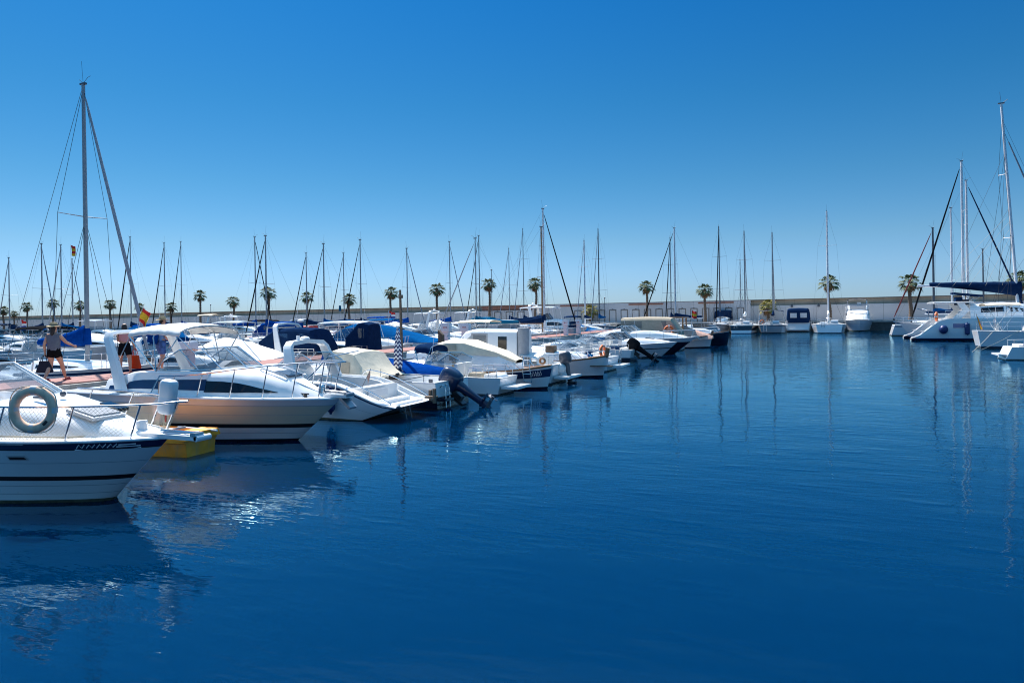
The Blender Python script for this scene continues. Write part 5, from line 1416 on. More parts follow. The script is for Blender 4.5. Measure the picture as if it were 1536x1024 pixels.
mast_yacht(515, 380, -59, 'yacht with short mast just left of the palm beside the green light post', pi, boom=('canvas_blue', 3), furl=('canvas_black', .045))
mast_yacht(540, 360, -46, 'yacht with tall mast just right of the palm beside the green light post', pi, boom=('canvas_navy', 3), furl=('canvas_black', .045))
mast_yacht(610, 373, -46, 'yacht whose thin mast rises directly above the weathered wooden mast', 0, boom=('canvas_royal', 3.4), furl=('sail_grey', .05))
mast_yacht(674, 363, -46, 'yacht with mast alone in sky just right of the palm over the white cabin', 0, boom=('canvas_royal', 3.4), furl=('sail_grey', .05))
mast_yacht(718, 354, -46, 'yacht with dark mast just left of the broad palm near the centre', pi, boom=('canvas_blue', 3.4), furl=('canvas_black', .05), mastcol='alu_dark')

fill = [  # x of the boat centre, y, heading, kind, label
 (-46.5, 26, 0, dict(top='bimini', topmat='canvas_navy'), 'white boat with dark navy bimini at the left edge behind the grey white canvas'),
 (-46.5, 30, pi, dict(top='bimini', topmat='canvas_black', topz=1.3), 'white boat with black arched bimini, red cushion showing, left of the walking woman'),
 (-46.5, 34, 0, dict(cover=('canvas_white', 1.0), screen=False), 'boat with bright white cover directly behind the walking woman'),
 (-46.5, 38, pi, dict(top='tent', topmat='canvas_blue'), 'white boat with blue tent behind the royal blue sail cover'),
 (-46.5, 42, 0, dict(sht=.6, screenglass='tint'), 'white day cruiser behind the woman in the pink top'),
 (-46.5, 46, pi, dict(top='hardtop', topz=1.5), 'white hardtop boat behind the cream bimini'),
 (-46.5, 54, 0, dict(top='tent', topmat='canvas_royal', topz=1.3), 'boat under royal blue tent above the right end of the cream bimini'),
 (-46.5, 69, pi, dict(top='bimini', topmat='canvas_blue', topz=1.4), 'white boat with bright blue bimini left of the wooden mast'),
 (-46.5, 72.5, 0, dict(cover=('canvas_white', 1.2), screen=False, cab=.8), 'white covered boat just left of the wooden mast'),
 (-46.5, 79, pi, dict(cab=.85, top='hardtop', topz=2.2, arch=(1.2, 2.5)), 'white flybridge yacht with radar mast right of the wooden mast'),
 (-46.5, 83, 0, dict(cover=('canvas_white', 1.3), screen=False, cab=.9), 'white humped cover over a cruiser right of the wooden mast'),
 (-46.5, 90, pi, dict(cab=.9, top='hardtop', topz=2.3, arch=(1.2, 2.6)), 'white motor yacht with open upper deck left of the broad central palm'),
 (-46.5, 99, 0, dict(cab=.6, top='tent', topmat='canvas_teal', topz=1.4), 'cruiser with small white deckhouse under the reddish brick panel'),
 (-60, 40, 0, dict(top='bimini', topmat='canvas_royal'), 'boat with royal blue bimini in the second row left of the big mast'),
 (-60, 46, pi, dict(), 'open white boat in the second row right of the big mast'),
 (-60, 51, 0, dict(top='tent', topmat='canvas_royal', topz=1.3), 'boat under a long royal blue cover, left end of the blue covers'),
 (-60, 56, pi, dict(top='tent', topmat='canvas_navy', topz=1.25), 'boat under navy cover beside the slender dark palm'),
 (-60, 66, 0, dict(top='bimini', topmat='canvas_black', topz=1.5), 'boat with black bimini hoop right of the tall pair of masts'),
 (-60, 74, pi, dict(bands=bands_for(None, hullmat='red'), deckmat='red', cab=.8), 'boat with bright red hull and deckhouse below the brown skirted palm'),
 (-60, 83, 0, dict(top='tent', topmat='canvas_navy', topz=1.4), 'dark navy covered boat right of the green light post'),
 (-60, 88, pi, dict(top='bimini', topmat='canvas_royal', topz=1.7), 'boat with royal blue awning below the flag left of the wooden mast'),
 (-78.5, 58, 0, dict(cab=.8, top='hardtop', topz=1.9), 'white hardtop cruiser in the third row by the straw hatted man'),
 (-78.5, 74, pi, dict(cab=.8, top='bimini', topmat='canvas_cream', topz=2.4, arch=(1, 2.2)), 'cruiser with pale cream awning below the lone palm at left'),
 (-78.5, 80, 0, dict(cab=.9, arch=(1, 2.4), top='hardtop', topz=2.2), 'white motor yacht with radar arch against the grey parapet, right of the slender palm'),
 (-78.5, 86, pi, dict(cover=('canvas_white', 1.2), screen=False, cab=.9), 'white covered cruiser in the third row left of the tall pair of masts'),
 (-78.5, 47, 0, dict(top='bimini', topmat='canvas_navy', topz=1.5), 'third row boat with navy bimini left of the woman in grey'),
 (-78.5, 95, 0, dict(top='tent', topmat='canvas_grey', topz=1.6), 'boat with light grey hood against the white wall left of the red hull'),
]
for x, y, rz, kw, lab in fill:
    Lk = R.choice((7.2, 7.8, 8.4)); motorboat(lab, (x, y, 0), rz, Lk, .36*Lk, 1.25, 1.05, 1.0, .5, kw.pop('cab', .5), fine=9, railt=.55, **kw)

# ================================================================== FAR QUAY ROW
def far_yacht(px, py, y, label, L=10, face=-pi/2, mxo=.06, **k):
    p = at_y(px, py, y); sg = -1 if face < 0 else 1
    r = sailboat(label, (p.x, y - sg*mxo*L, 0), face, L, .375*L, 1.3, 1.1, p.z, mx=mxo, fine=k.pop('fine', 10), **k)
    if face > 0:
        t, h, _ = r; x0 = h.X(0) - .06
        one('stern_ladder', 'steel', t, lambda q: [q.tube([(x0 - .05, yy, .25), (x0 - .02, yy, 1.5)], .022, 5) for yy in (.55, .9)] + [q.tube([(x0 - .05, .55, z), (x0 - .05, .9, z)], .02, 5) for z in (.4, .7, 1.0, 1.3)])
        one('life_raft', 'plastic_white', t, lambda q: q.tube([(h.X(.03), -1.0, 1.45), (h.X(.03), -.2, 1.45)], .22, 10))
        if 'rounded open stern' in label: one('horseshoe_buoy', 'orange', t, lambda q: q.torus((h.X(.02), 1.1, 1.55), .22, .08, (1, 0, 0), 14, 7, 0, -.9, 4.0))
        one('cockpit_table', 'teak', t, lambda q: q.box((h.X(.2), 0, 1.35), (.9, .5, .06)))
    return r
far_yacht(763, 373, 104, 'thin masted yacht at the far quay between the broad palm and the dark slanting mast', boom=('canvas_navy', 3), spr=1)
far_yacht(784, 344, 104, 'yacht at the far quay with dark mast left of the brown wooden mast', boom=('canvas_navy', 3.5), mastcol='alu_dark')
far_yacht(876, 361, 104, 'yacht at the far quay with pale thick mast beside the short yellow green palm', boom=('canvas_navy', 3.4), mastcol='alu_white', mr=.12)
far_yacht(897, 344, 104.5, 'yacht at the far quay with dark mast just right of the pale thick mast', boom=('canvas_blue', 3.4), mastcol='alu_dark', mr=.09)
far_yacht(1005, 357, 104, 'yacht at the far quay with thin dark mast right of the clear trunked palm', boom=('canvas_navy', 3.3), mastcol='alu_dark', furl=('canvas_black', .06))
far_yacht(1078, 340, 104.5, 'yacht at the far quay with tall dark mast just right of the brown skirted palm', boom=('canvas_navy', 3.6), mastcol='alu_dark', furl=('canvas_black', .06), mr=.09)
far_yacht(1110, 390, 106, 'small yacht at the far quay with the shorter mast of a close pair', L=7.5, boom=None, furl=None, spr=1)
far_yacht(1116, 347, 103.5, 'yacht at the far quay with dark transom and gangway, in front of the shorter mast', L=10.5, face=pi/2, bands=[(1, .96, 'gel'), (.96, .40, 'navyhull'), (.40, .08, 'gel_hull'), (.08, 0, 'navy')], boom=('canvas_white', 3.4), mr=.10, wheel=True, mastcol='alu')
far_yacht(1158, 349, 104, 'white yacht at the far quay with rounded open stern, navy bimini and small radar', L=10.5, face=pi/2, boom=('canvas_navy', 3.4), bim=True, tr=.7, mr=.10, wheel=True)
far_yacht(1240, 317, 104, 'white sailing yacht alone at the far quay, its mast crossing a palm', L=11.5, face=pi/2, boom=('canvas_white', 3.8), mr=.13, mastcol='alu_white', spr=2, wheel=True, bands=[(1, .95, 'lightgrey'), (.95, .10, 'gel_hull'), (.10, 0, 'navyhull')])

p = at(1080, 497, 0); L = 8.5
motorboat('white motorboat with navy cabin top moored at the far quay behind the dark fishing boat', (p.x, p.y + L/2, 0), -pi/2, L, 3.0, 1.5, 1.2, 1.1, .5, .75, top='tent', topmat='canvas_navy', topz=1.7, topx=(-.35, .05))
p = at(1197, 497.5, 0); L = 9.5
t, h, cb = motorboat('white motorboat with dark navy canvas hood and clear stern windows at the far quay', (p.x, p.y + L/2, 0), pi/2, L, 3.5, 1.55, 1.25, 1.1, .5, .7, top='tent', topmat='canvas_navy', topz=1.75, topx=(-.40, .12), platform=True, tr=-.3)
z = 1.25
b = MB()
for y in (-.75, .55): b.add([(h.X(.02) - .42 + .05, y - .42, z + .7), (h.X(.02) - .42 + .05, y + .42, z + .7), (h.X(.02) + .05 - .36, y + .42, z + 1.35), (h.X(.02) + .05 - .36, y - .42, z + 1.35)], [(0, 1, 2, 3)])
one('hood_back', 'canvas_navy', t, lambda q: q.loft([[(h.X(.02) - .35, yy, z) for yy in (-1.45, 0, 1.45)], [(h.X(.02) - .30, yy*.92, z + 1.0) for yy in (-1.45, 0, 1.45)], [(h.X(.02) - .1, yy*.82, z + 1.72) for yy in (-1.45, 0, 1.45)], [(h.X(.25), yy*.8, z + 1.86) for yy in (-1.45, 0, 1.45)]], 0, closed=False))
b.build('stern_window', 'ring_band', t)

def flybridge():
    p = at(1290, 497, 0); L = 11.5
    t = thing('motor_yacht', 'white flybridge motor yacht with covered front windows, bow out at the far quay', 'motor yacht', (p.x, p.y + L/2 - .8, 0), -pi/2)
    h = Hull(L, 3.9, 1.55, 1.30, 1.0, .5, a=.9, p=2.6, q=.75, gw=.92, gwb=.50)
    bands = bands_for('grey_gel', (.70, .67), boot='navyhull'); mats = ['lightgrey', 'gel_hull', 'grey_gel', 'navyhull', 'scum', 'antifoul']
    hull_mesh(h, bands, mats, 16).build('hull', mats, t)
    deck_mesh(h, .25, .3, .8, .05, 14, dz=.004).build('deck', 'gel', t)
    cb = Cabin([(-3.2, 1.6, 1.35, 1.45, 2.9), (.3, 1.65, 1.45, 1.40, 2.95), (1.5, 1.55, 1.5, 1.25, 2.72), (3.3, 1.25, 1.5, .9, 1.95), (4.4, .6, 1.6, .4, 1.68)], .2, .06)
    c = cb.mesh(4).build('cabin', 'gel', t)
    cb.window([(-2.6, .5, .82), (.2, .5, .82), (1.3, .52, .75)], n=4, parent=c)
    b = MB(); b.tube([cb.top(2.0, -.95, .03), cb.top(2.4, -.4, .04), cb.top(2.45, .5, .04), cb.top(2.2, .95, .03)], .035, 6); b.build('wiper_strip', 'alu_dark', c)
    b = MB(); secs = []
    for (x, w, z) in ((-3.0, 1.45, 2.9), (.1, 1.45, 2.9), (.9, 1.1, 2.9)): secs.append([(x, w, z), (x - .08, w*1.03, z + .62), (x - .13, w*.95, z + .62), (x - .1, w*.9, z + .05), (x - .1, -w*.9, z + .05), (x - .13, -w*.95, z + .62), (x - .08, -w*1.03, z + .62), (x, -w, z)])
    b.loft(secs, 0, closed=False, cap0=True, cap1=True); b.build('flybridge', 'gel', t)
    one('flybridge_screen', 'tint', t, lambda q: q.loft([[(.78, y, 3.50) for y in (-1.1, -.5, 0, .5, 1.1)], [(.5, y*.96, 3.75) for y in (-1.1, -.5, 0, .5, 1.1)]], 0, closed=False))
    c = canopy_mesh(-2.4, .2, 1.25, 4.32, .16, .04, .02, 5).build('bimini', 'canvas_navy', t, 60)
    hoops_mesh((-2.3, .1), 1.25, 4.32, .16, (-1.1, 1.3, 3.4), .025).build('bimini_frame', 'steel', c)
    rail_mesh(h, .50, .97, .75, 7, .07, .018, True).build('guard_rail', 'steel', t)
    b = MB(); b.box((-.3, .2, 3.7), (.3, .5, .6)); b.build('helm_seat', 'canvas_white', t)
flybridge()

# ================================================================== RIGHT SIDE
def catamaran():
    st = at(1366, 510.5, 0); L = 14.0; d = st.y
    x0 = st.x
    t = thing('catamaran', 'large white sailing catamaran with navy boom cover and leaning mast, stern to the left', 'catamaran', (x0 + L/2, d + 3.0, 0))
    for sd in (-1, 1):
        secs = []; N = 20
        for i in range(N):
            u = i/(N-1); x = lerp(-L/2, L/2, u)
            zt = lerp(.22, 1.95, smooth01(u/.20)) if u < .20 else 1.95 + .15*(u - .20)
            hb = .62*(1 - max(0, (u - .55)/.45)**2.2)*(.85 + .15*min(u*4, 1)) + .02
            c = sd*3.0
            secs.append([(x, c - hb*.96, zt), (x, c - hb, zt*.72), (x, c - hb*.97, .22), (x, c - hb*.92, .10), (x, c - hb*.85, .0), (x, c - hb*.5, -.4), (x, c + hb*.5, -.4), (x, c + hb*.85, 0), (x, c + hb*.92, .10), (x, c + hb*.97, .22), (x, c + hb, zt*.72), (x, c + hb*.96, zt)])
        b = MB(); b.loft(secs, [0, 0, 1, 2, 2, 2, 2, 2, 1, 0, 0, 0], True, True, True); o = b.build('hull', ['gel_hull', 'navy', 'navyhull'], t)
        if sd == -1:
            b = MB(); c = -3.0 - .655
            b.add([(-3.75, c - .012, 1.15), (-2.80, c - .012, 1.15), (-2.80, c - .012, 1.52), (-3.75, c - .012, 1.52)], [(0, 1, 2, 3)]); b.build('hull_window', 'win_blue', o)
        b = MB()
        for k in range(4):
            x = -L/2 + .35 + k*.75; z = lerp(.22, 1.95, smooth01((x + L/2)/L/.20)); b.box((x, sd*3.0, z + .02), (.5, .85, .05))
        b.build('stern_step', 'gel', o)
        b = MB()
        for k in range(9):
            x = -3.3 + k*1.2; b.tube([(x, sd*3.5, 2.0), (x, sd*3.5, 2.65)], .016, 5)
        for z in (2.3, 2.63): b.tube([(-3.3, sd*3.5, z), (6.3, sd*3.5, z)], .010, 4)
        b.build('guard_rail', 'steel', t)
    b = MB(); b.box((-.3, 0, 1.55), (8.0, 5.4, .7)); b.build('bridge_deck', 'gel', t)
    cb = Cabin([(-2.2, 2.45, 1.95, 2.2, 3.15), (.5, 2.45, 2.0, 2.2, 3.3), (2.2, 2.2, 2.0, 1.7, 3.1), (3.6, 1.5, 2.0, 1.0, 2.3)], .2, .10)
    c = cb.mesh(4).build('deckhouse', 'gel', t)
    cb.window([(-1.4, .45, .82), (.6, .45, .82), (2.2, .5, .72)], n=5, parent=c)
    b = MB(); secs = []
    for k in range(7):
        u = k/6; x = lerp(-5.0, -1.9, u); P = [(x, y, 3.42 + .10*cos(y*.55)) for y in (-2.4, -1.2, 0, 1.2, 2.4)]; secs.append(P + [(x, y*.99, z - .10) for x, y, z in P[::-1]])
    b.loft(secs, 0, True, True, True)
    for sd in (1, -1):
        b.loft([[(-3.3 + dx, sd*2.25 + dy, 1.9) for dx, dy in ((-.35, -.06), (.35, -.06), (.35, .06), (-.35, .06))], [(-2.5 + dx, sd*2.25 + dy, 2.7) for dx, dy in ((-.28, -.06), (.28, -.06), (.28, .06), (-.28, .06))], [(-3.0 + dx, sd*2.25 + dy, 3.45) for dx, dy in ((-.28, -.06), (.28, -.06), (.28, .06), (-.28, .06))]], 0)
    b.build('cockpit_roof', 'gel', t)
    one('stern_davit', 'steel', t, lambda q: [q.tube([(-4.9, y, 2.0), (-5.0, y, 2.6), (-5.9, y, 2.9)], .04, 6) for y in (-1.6, 1.6)])
    b = MB(); b.torus((0, 0, 0), .5, .15, (0, 1, 0), 4, 8)
    # helm awning in navy
    b = MB(); b.box((-2.1, 0, 4.12), (2.3, 1.9, .16), 0, Matrix.Rotation(.13, 3, 'Y'))
    aw = b.build('helm_awning', 'canvas_navy', t)
    b = MB()
    for y in (-.85, .85): b.tube([(-1.3, y, 3.2), (-2.1, y, 4.1)], .022, 5); b.tube([(-2.1, y, 3.2), (-1.2, y, 3.95)], .022, 5)
    b.build('awning_frame', 'steel', aw)
    one('helm_seat', 'canvas_navy', t, lambda q: (q.box((-2.75, 0, 3.55), (.5, 1.2, .75)), q.box((-2.2, 0, 3.45), (.45, 1.0, .45))))
    # rig, mast raked aft
    xm = 1.85; zb = 3.3; H = 21.4; rk = .056
    MPt = lambda z: Vector((xm - rk*(z - zb), 0, z))
    b = MB(); b.tube([MPt(zb - .3), MPt(12), MPt(H)], [.17, .16, .13], 10, flat=.75); m = b.build('mast', 'alu_white', t)
    b = MB(); b.box(MPt(H + .05), (.5, .16, .1)); b.tube([MPt(H), MPt(H) + Vector((.5, 0, .35))], .02, 4); b.tube([MPt(H), MPt(H) + Vector((-.1, 0, 1.1))], .012, 4); b.build('masthead', 'alu_dark', m)
    b = MB()
    for z in (9.2, 15.0):
        for sd in (1, -1): b.tube([MPt(z), MPt(z) + Vector((-.4, sd*1.25, .1))], .04, 5)
    b.build('spreader', 'alu_white', m)
    b = MB()
    for sd in (1, -1):
        b.tube([MPt(H - 1), MPt(15) + Vector((-.4, sd*1.25, .1)), MPt(9.2) + Vector((-.4, sd*1.25, .1)), (xm - 1.2, sd*3.3, 2.1)], .014, 4); b.tube([MPt(9.2), (xm - 1.6, sd*3.3, 2.1)], .014, 4); b.tube([MPt(17), (xm - 2.2, sd*3.3, 2.1)], .012, 4)
    b.tube([MPt(H - 2.4), (L/2 - .4, 0, 2.3)], .014, 4); b.tube([MPt(12), (xm - 4, .2, 5.5)], .010, 4); b.tube([MPt(17), (xm - 5.5, -.2, 5.4)], .010, 4)
    b.tube([MPt(H - 1.5), (L/2 + 0.2, 0, 2.4)], .010, 4)
    b.build('rigging', 'wire', m)
    b = MB(); a = Vector((L/2 - .4, 0, 2.6)); b.tube([a, a.lerp(MPt(H - 2.4), .5), a.lerp(MPt(H - 2.4), .93)], [.11, .10, .05], 8); b.build('furled_headsail', 'sail_grey', t, 60)
    zB = 4.70
    b = MB(); b.tube([(xm - .15, 0, zB), (xm - 7.9, 0, zB + .35)], .10, 8); b.build('boom', 'alu_white', t)
    b = MB(); secs = []
    for i in range(15):
        u = i/14; x = lerp(xm - 6.9, xm + .30, u); zc = zB + .35 - .45*u + .1; up = lerp(.18, .50, u) + .02*sin(i*2.1); dn = lerp(.20, .85, u**1.6) if u < .93 else lerp(.85, 1.05, (u - .93)/.07)
        secs.append([(x, .05, zc + up), (x, .26, zc + up*.3), (x, .28, zc - dn*.5), (x, .06, zc - dn), (x, -.06, zc - dn), (x, -.28, zc - dn*.5), (x, -.26, zc + up*.3), (x, -.05, zc + up)])
    b.loft(secs, 0, True, True, True); b.build('sail_cover', 'canvas_navy', t, 60)
    b = MB()
    for k in range(5): xx = xm - 1.2 - k*1.3; b.tube([(xx, -.29, zB + .2), MPt(9.0 + k*.6) + Vector((0, -.05, 0))], .008, 4)
    b.build('lazy_jacks', 'rope', m)
    # things hanging on the side
    fender('fender', 'round navy ball fender on ropes at the catamaran side', (x0 + 2.5, d - .82 + 3.0 - 3.0 + .05, 1.0), .36, mt='fender_navy', ball=True)
    fender('fender', 'long upright navy fender at the catamaran side', (x0 + 4.3, d - .80, 1.05), .20, 1.0, 'fender_navy')
    lb = thing('lifebuoy', 'orange lifebuoy standing at the catamaran stern', 'lifebuoy', (x0 + 2.1, d + .25, 2.15))
    one('ring', 'orange', lb, lambda q: q.torus((0, 0, 0), .32, .11, (1, -.25, 0), 28, 10))
    one('band', 'ring_band', lb, lambda q: [q.torus((0, 0, 0), .32, .115, (1, -.25, 0), 4, 10, 0, a - .15, a + .15) for a in (.8, 2.37, 3.94, 5.5)])
from math import tan
catamaran()

def right_sail(px, py, s, y, label, **k):
    p = at_y(px, py, y); L = k.pop('L', 11.0)
    return sailboat(label, (p.x - .06*L*(1 if k.get('rz', pi) == 0 else -1), y, 0), k.pop('rz', pi), L, .33*L, 1.45, 1.2, p.z, mx=.06, fine=10, **k)
right_sail(1442, 242, 0, 83, 'white yacht beyond the catamaran with the tallest upright mast and a dark slanting headsail', L=13.0, boom=('canvas_navy', 4.2), furl=('canvas_black', .075), mr=.13, mastcol='alu_white', J=4.6, bands=[(1, .95, 'lightgrey'), (.95, .1, 'gel_hull'), (.1, 0, 'navyhull')])
right_sail(1449, 271, 0, 88, 'white yacht beyond the catamaran with pale mast and a dark headsail slanting right', L=12.5, rz=0, boom=('canvas_navy', 4.0), furl=('canvas_navy', .075), mr=.13, mastcol='alu_white')
right_sail(1426, 312, 0, 93, 'yacht with pale mast just left of the tallest upright mast at right', L=11, boom=('canvas_navy', 3.6), furl=None, mr=.11, mastcol='alu_white')
right_sail(1399, 342, 0, 98, 'yacht with short dark mast right of the large skirted palm', L=10, boom=('canvas_blue', 3.4), furl=('darkred', .07), mr=.13, mastcol='alu_dark')
right_sail(1474, 374, 0, 101, 'small yacht with thin dark mast under the navy boom', L=9, boom=None, furl=None, mr=.09, mastcol='alu_dark')
p = at(1352, 499, 0)
motorboat('grey inflatable dinghy slung at the stern beside the catamaran', (p.x + 3.7, p.y + 1, 0), pi, 4.2, 1.9, .9, .8, .5, .6, 0, bands=[(1, .1, 'lightgrey'), (.1, 0, 'navy')], screen=False, rail=False, seats=False, deckmat='grey_gel', cat='dinghy', name='tender')
for i, dy in enumerate((0, .8)):
    pp = at_y(1374 + i*16, 487, 84)
    r_ = thing('rolled_sail', ('bright blue rolled sail bag lying at left on the yacht bow by the catamaran', 'bright blue rolled sail bag lying at right on the yacht bow by the catamaran')[i], 'sail bag', (pp.x, 84, pp.z - .1))
    one('bag', 'canvas_blue', r_, lambda q: q.tube([(-.75, 0, 0), (-.65, 0, .0), (.6, 0, .02), (.72, 0, 0)], [.1, .2, .2, .1], 10))
    one('strap', 'canvas_black', r_, lambda q: [q.tube([(x - .04, 0, .01), (x + .04, 0, .01)], .21, 10) for x in (-.3, .3)])

st = at(1468, 523, 0); L = 9.5
t, h, cb = sailboat('white yacht with scooped stern and pale bimini in front of the catamaran', (st.x + L/2, st.y + 1.3, 0), 0, L, 3.0, 1.35, 1.25, 13.0, mx=.24, boom=None, furl=None, tr=.22, mr=.06, masttop=False, rails=True, fine=18, bim=True, bimcol='canvas_cream', bands=[(1, .95, 'lightgrey'), (.95, .13, 'gel_hull'), (.13, .09, 'navy'), (.09, 0, 'antifoul')], sh=.62, wheel=True)
fl = thing('flag', 'limp red and yellow flag on a short slanting staff at the scooped stern', 'flag', (st.x + .35, st.y + 1.0, 1.3))
one('staff', 'wood', fl, lambda q: q.tube([(0, 0, -.1), (-.30, 0, 1.15)], .014, 5))
b = MB(); b.loft([[(-.27 + .03*k, .02*sin(k*2.2), 1.05 - .06*k) for k in range(5)], [(-.17 + .04*k, .03*cos(k*2), .55 - .05*k) for k in range(5)], [(-.06 + .05*k, .02*sin(k*2), .06 - .02*k) for k in range(5)]], [0, 1, 1, 0], closed=False); b.build('cloth', ['flag_red', 'flag_yellow'], fl, 80)
for k, (a, c) in enumerate((((st.x + .9, st.y + .2, 1.2), at(1458, 528, -.02)), ((st.x + 2.4, st.y + 0, 1.25), at(1466, 527, -.02)))):
    props(one('mooring_line', 'rope', None, lambda q: q.tube(sag(a, c, .06, 10), .016, 5)), ('upper mooring line from the scooped stern yacht into the water', 'lower mooring line from the scooped stern yacht into the water')[k], 'rope')
p = at(1527, 540, 0)
t, h, cb = motorboat('white open boat cut by the right edge, low stern towards the water', (p.x + 2.9, p.y + .8, 0), 0, 6.4, 2.3, 1.05, .70, .9, .5, .4, platform=True, tr=-.3, rail=True)
fender('fender', 'oval black fender resting at the right edge above the open boat', (p.x + 1.55, p.y + .4, 1.75), .30, 1.0, 'canvas_black', (0, pi/2, 0))

# fenders hung between the moored boats of the front row
for lab, loc, r_, ln, mt_ in (
  ('white fender hanging at the near side of the cream hulled arch cruiser', (-13.9, 11.66, .72), .11, .55, 'plastic_white'),
  ('navy fender between the arch cruiser and the open sterned cruiser', (-12.3, 15.86, .55), .12, .6, 'fender_navy'),
  ('white fender at the side of the navy hulled boat, beside its cream tent', (-12.4, 18.40, .55), .11, .55, 'plastic_white'),
  ('white fender at the wood gunwale of the fishing boat with the navy band', (-11.6, 24.02, .40), .10, .5, 'plastic_white'),
  ('dark fender on the white double ender with the brown stem post', (-11.2, 29.50, .45), .12, .55, 'fender_navy')):
    fender('fender', lab, loc, r_, ln, mt_, (.06, .05, 0), rope=(0, .06, ln*.5 + .42))
# ================================================================== PIER FURNITURE
def pedestal(x, y, label, h=1.35, w=.5, sock=True):
    t = thing('service_pedestal', label, 'power pedestal', (x, y, PZ), 0, 'white service pedestals on the pier')
    b = MB(); secs = []
    for z, k in ((0, .72), (.06, .72), (h*.62, .74), (h*.64, 1.0), (h - .06, 1.04), (h, .96)):
        secs.append([(sx*w/2*k, sy*.17*k, z) for sx, sy in ((-1, -1), (1, -1), (1, 1), (-1, 1))])
    b.loft(secs, 0, True, True, True); b.build('body', 'plastic_white', t, 25)
    if sock: one('socket', 'red', t, lambda q: [q.box((.0 + dx, -.182, h*.82), (.06, .03, .07)) for dx in (-.06, .08)])
    one('tap', 'steel', t, lambda q: q.tube([(.18, -.13, h*.45), (.18, -.26, h*.45), (.18, -.28, h*.40)], .018, 6))
    return t
p = at(566, 529, PZ); pedestal(-19.75, 36.2, 'wide white service pedestal with red sockets, left of the furled parasol')
pedestal(-19.75, 38.6, 'white funnel shaped service pedestal just right of the wider one on the pier', 1.3, .58)
pedestal(-21.3, 19.2, 'white service cabinet on the pier by the blue backpack', .95, .62, False)
pedestal(-19.75, 57.5, 'white service pedestal seen over the cream covered cabin', 1.3, .5)
pedestal(-19.75, 61.0, 'white service pedestal right of the stack of grey cushions', 1.3, .5)
t = thing('mooring_post', 'short weathered brown wooden post with slanted top by the pier pedestals', 'post', (-19.1, 34.4, .2))
one('post', 'oldwood', t, lambda q: q.loft([[(sx*.13, sy*.11, 0) for sx, sy in ((-1, -1), (1, -1), (1, 1), (-1, 1))], [(-.15, -.11, 1.9), (.14, -.11, 1.62), (.14, .11, 1.62), (-.15, .11, 1.9)]], 0, True, True, True))
t = thing('cushion_stack', 'stack of dark blue and grey boat cushions on the pier between pedestals', 'cushions', (-19.9, 59.2, PZ))
for k, (m_, dz) in enumerate((('canvas_grey', .18), ('canvas_grey', .44), ('canvas_navy', .74), ('canvas_navy', 1.02))):
    b = MB(); b.box((.02*(-1)**k, .02*k, dz), (.82, .7, .24), 0, None, .94); o = b.build('cushion', m_, t)
# green harbour light, flags of the background
p = at_y(510, 462, 112.0)
t = thing('light_post', 'slim post carrying a green harbour light, left of a palm', 'light post', (p.x, 112, QZ))
one('post', 'alu_white', t, lambda q: q.tube([(0, 0, 0), (0, 0, p.z - QZ - .3)], .06, 6))
one('lantern', 'canvas_teal', t, lambda q: q.tube([(0, 0, p.z - QZ - .6), (0, 0, p.z - QZ + .5)], [.28, .2], 10))
for px, top, lab in ((737, 405, 'thin dark flagpole rising through the broad central palm'), (316, 457, 'short dark lamp post right of the lone palm at left'), (907, 447, 'short thin post standing before the door frames left of the black arched bimini')):
    p = at_y(px, top, 112.6); t = thing('pole', lab, 'pole', (p.x, 112.6, QZ))
    one('shaft', 'alu_dark', t, lambda q: q.tube([(0, 0, 0), (0, 0, p.z - QZ)], .07, 6, r2=.05)); one('finial', 'alu_dark', t, lambda q: q.ball((0, 0, p.z - QZ), .13))

def flag(px, py, y, label, cols, w=.9, hh=.6, pole=2.2):
    p = at_y(px, py, y); t = thing('flag', label, 'flag', p)
    one('staff', 'alu_white', t, lambda q: q.tube([(0, 0, -pole), (0, 0, .1)], .02, 5))
    n = len(cols); b = MB(); secs = []
    for i in range(n + 1): secs.append([(.04 + w*v*.9, .12*sin(v*7 + i*.5), -hh*i/n - .25*v*w + .04*sin(v*9)) for v in (0, .2, .4, .6, .8, 1)])
    mats = sorted(set(cols)); fs = MB()
    for i in range(n): fs.loft([secs[i], secs[i+1]], mats.index(cols[i]), closed=False)
    fs.build('cloth', mats, t, 80)
flag(106, 368, 62.5, 'orange and yellow striped pennants hoisted beside the short mast, left of the big mast', ['flag_red', 'flag_yellow', 'flag_red', 'flag_yellow'], .85, 1.3, 7)
flag(583, 467, 47, 'small red white and blue flag with a tan one below, left of the wooden mast', ['flag_red', 'flag_white', 'flag_blue'], .55, .45, 1.2)
flag(31, 480, 33, 'slanting red white and blue flag among the white boats left of the walking woman', ['flag_red', 'flag_white', 'flag_blue'], .5, .5, 1.0)
flag(215, 466, 68, 'small orange flag high beside the thick grey headsail', ['flag_red', 'flag_yellow'], .6, .5, 3.5)
flag(1037, 466, 70, 'small orange flag on a mast stay above the beige tented cruiser', ['flag_red', 'flag_yellow', 'flag_red'], .5, .7, 1.5)

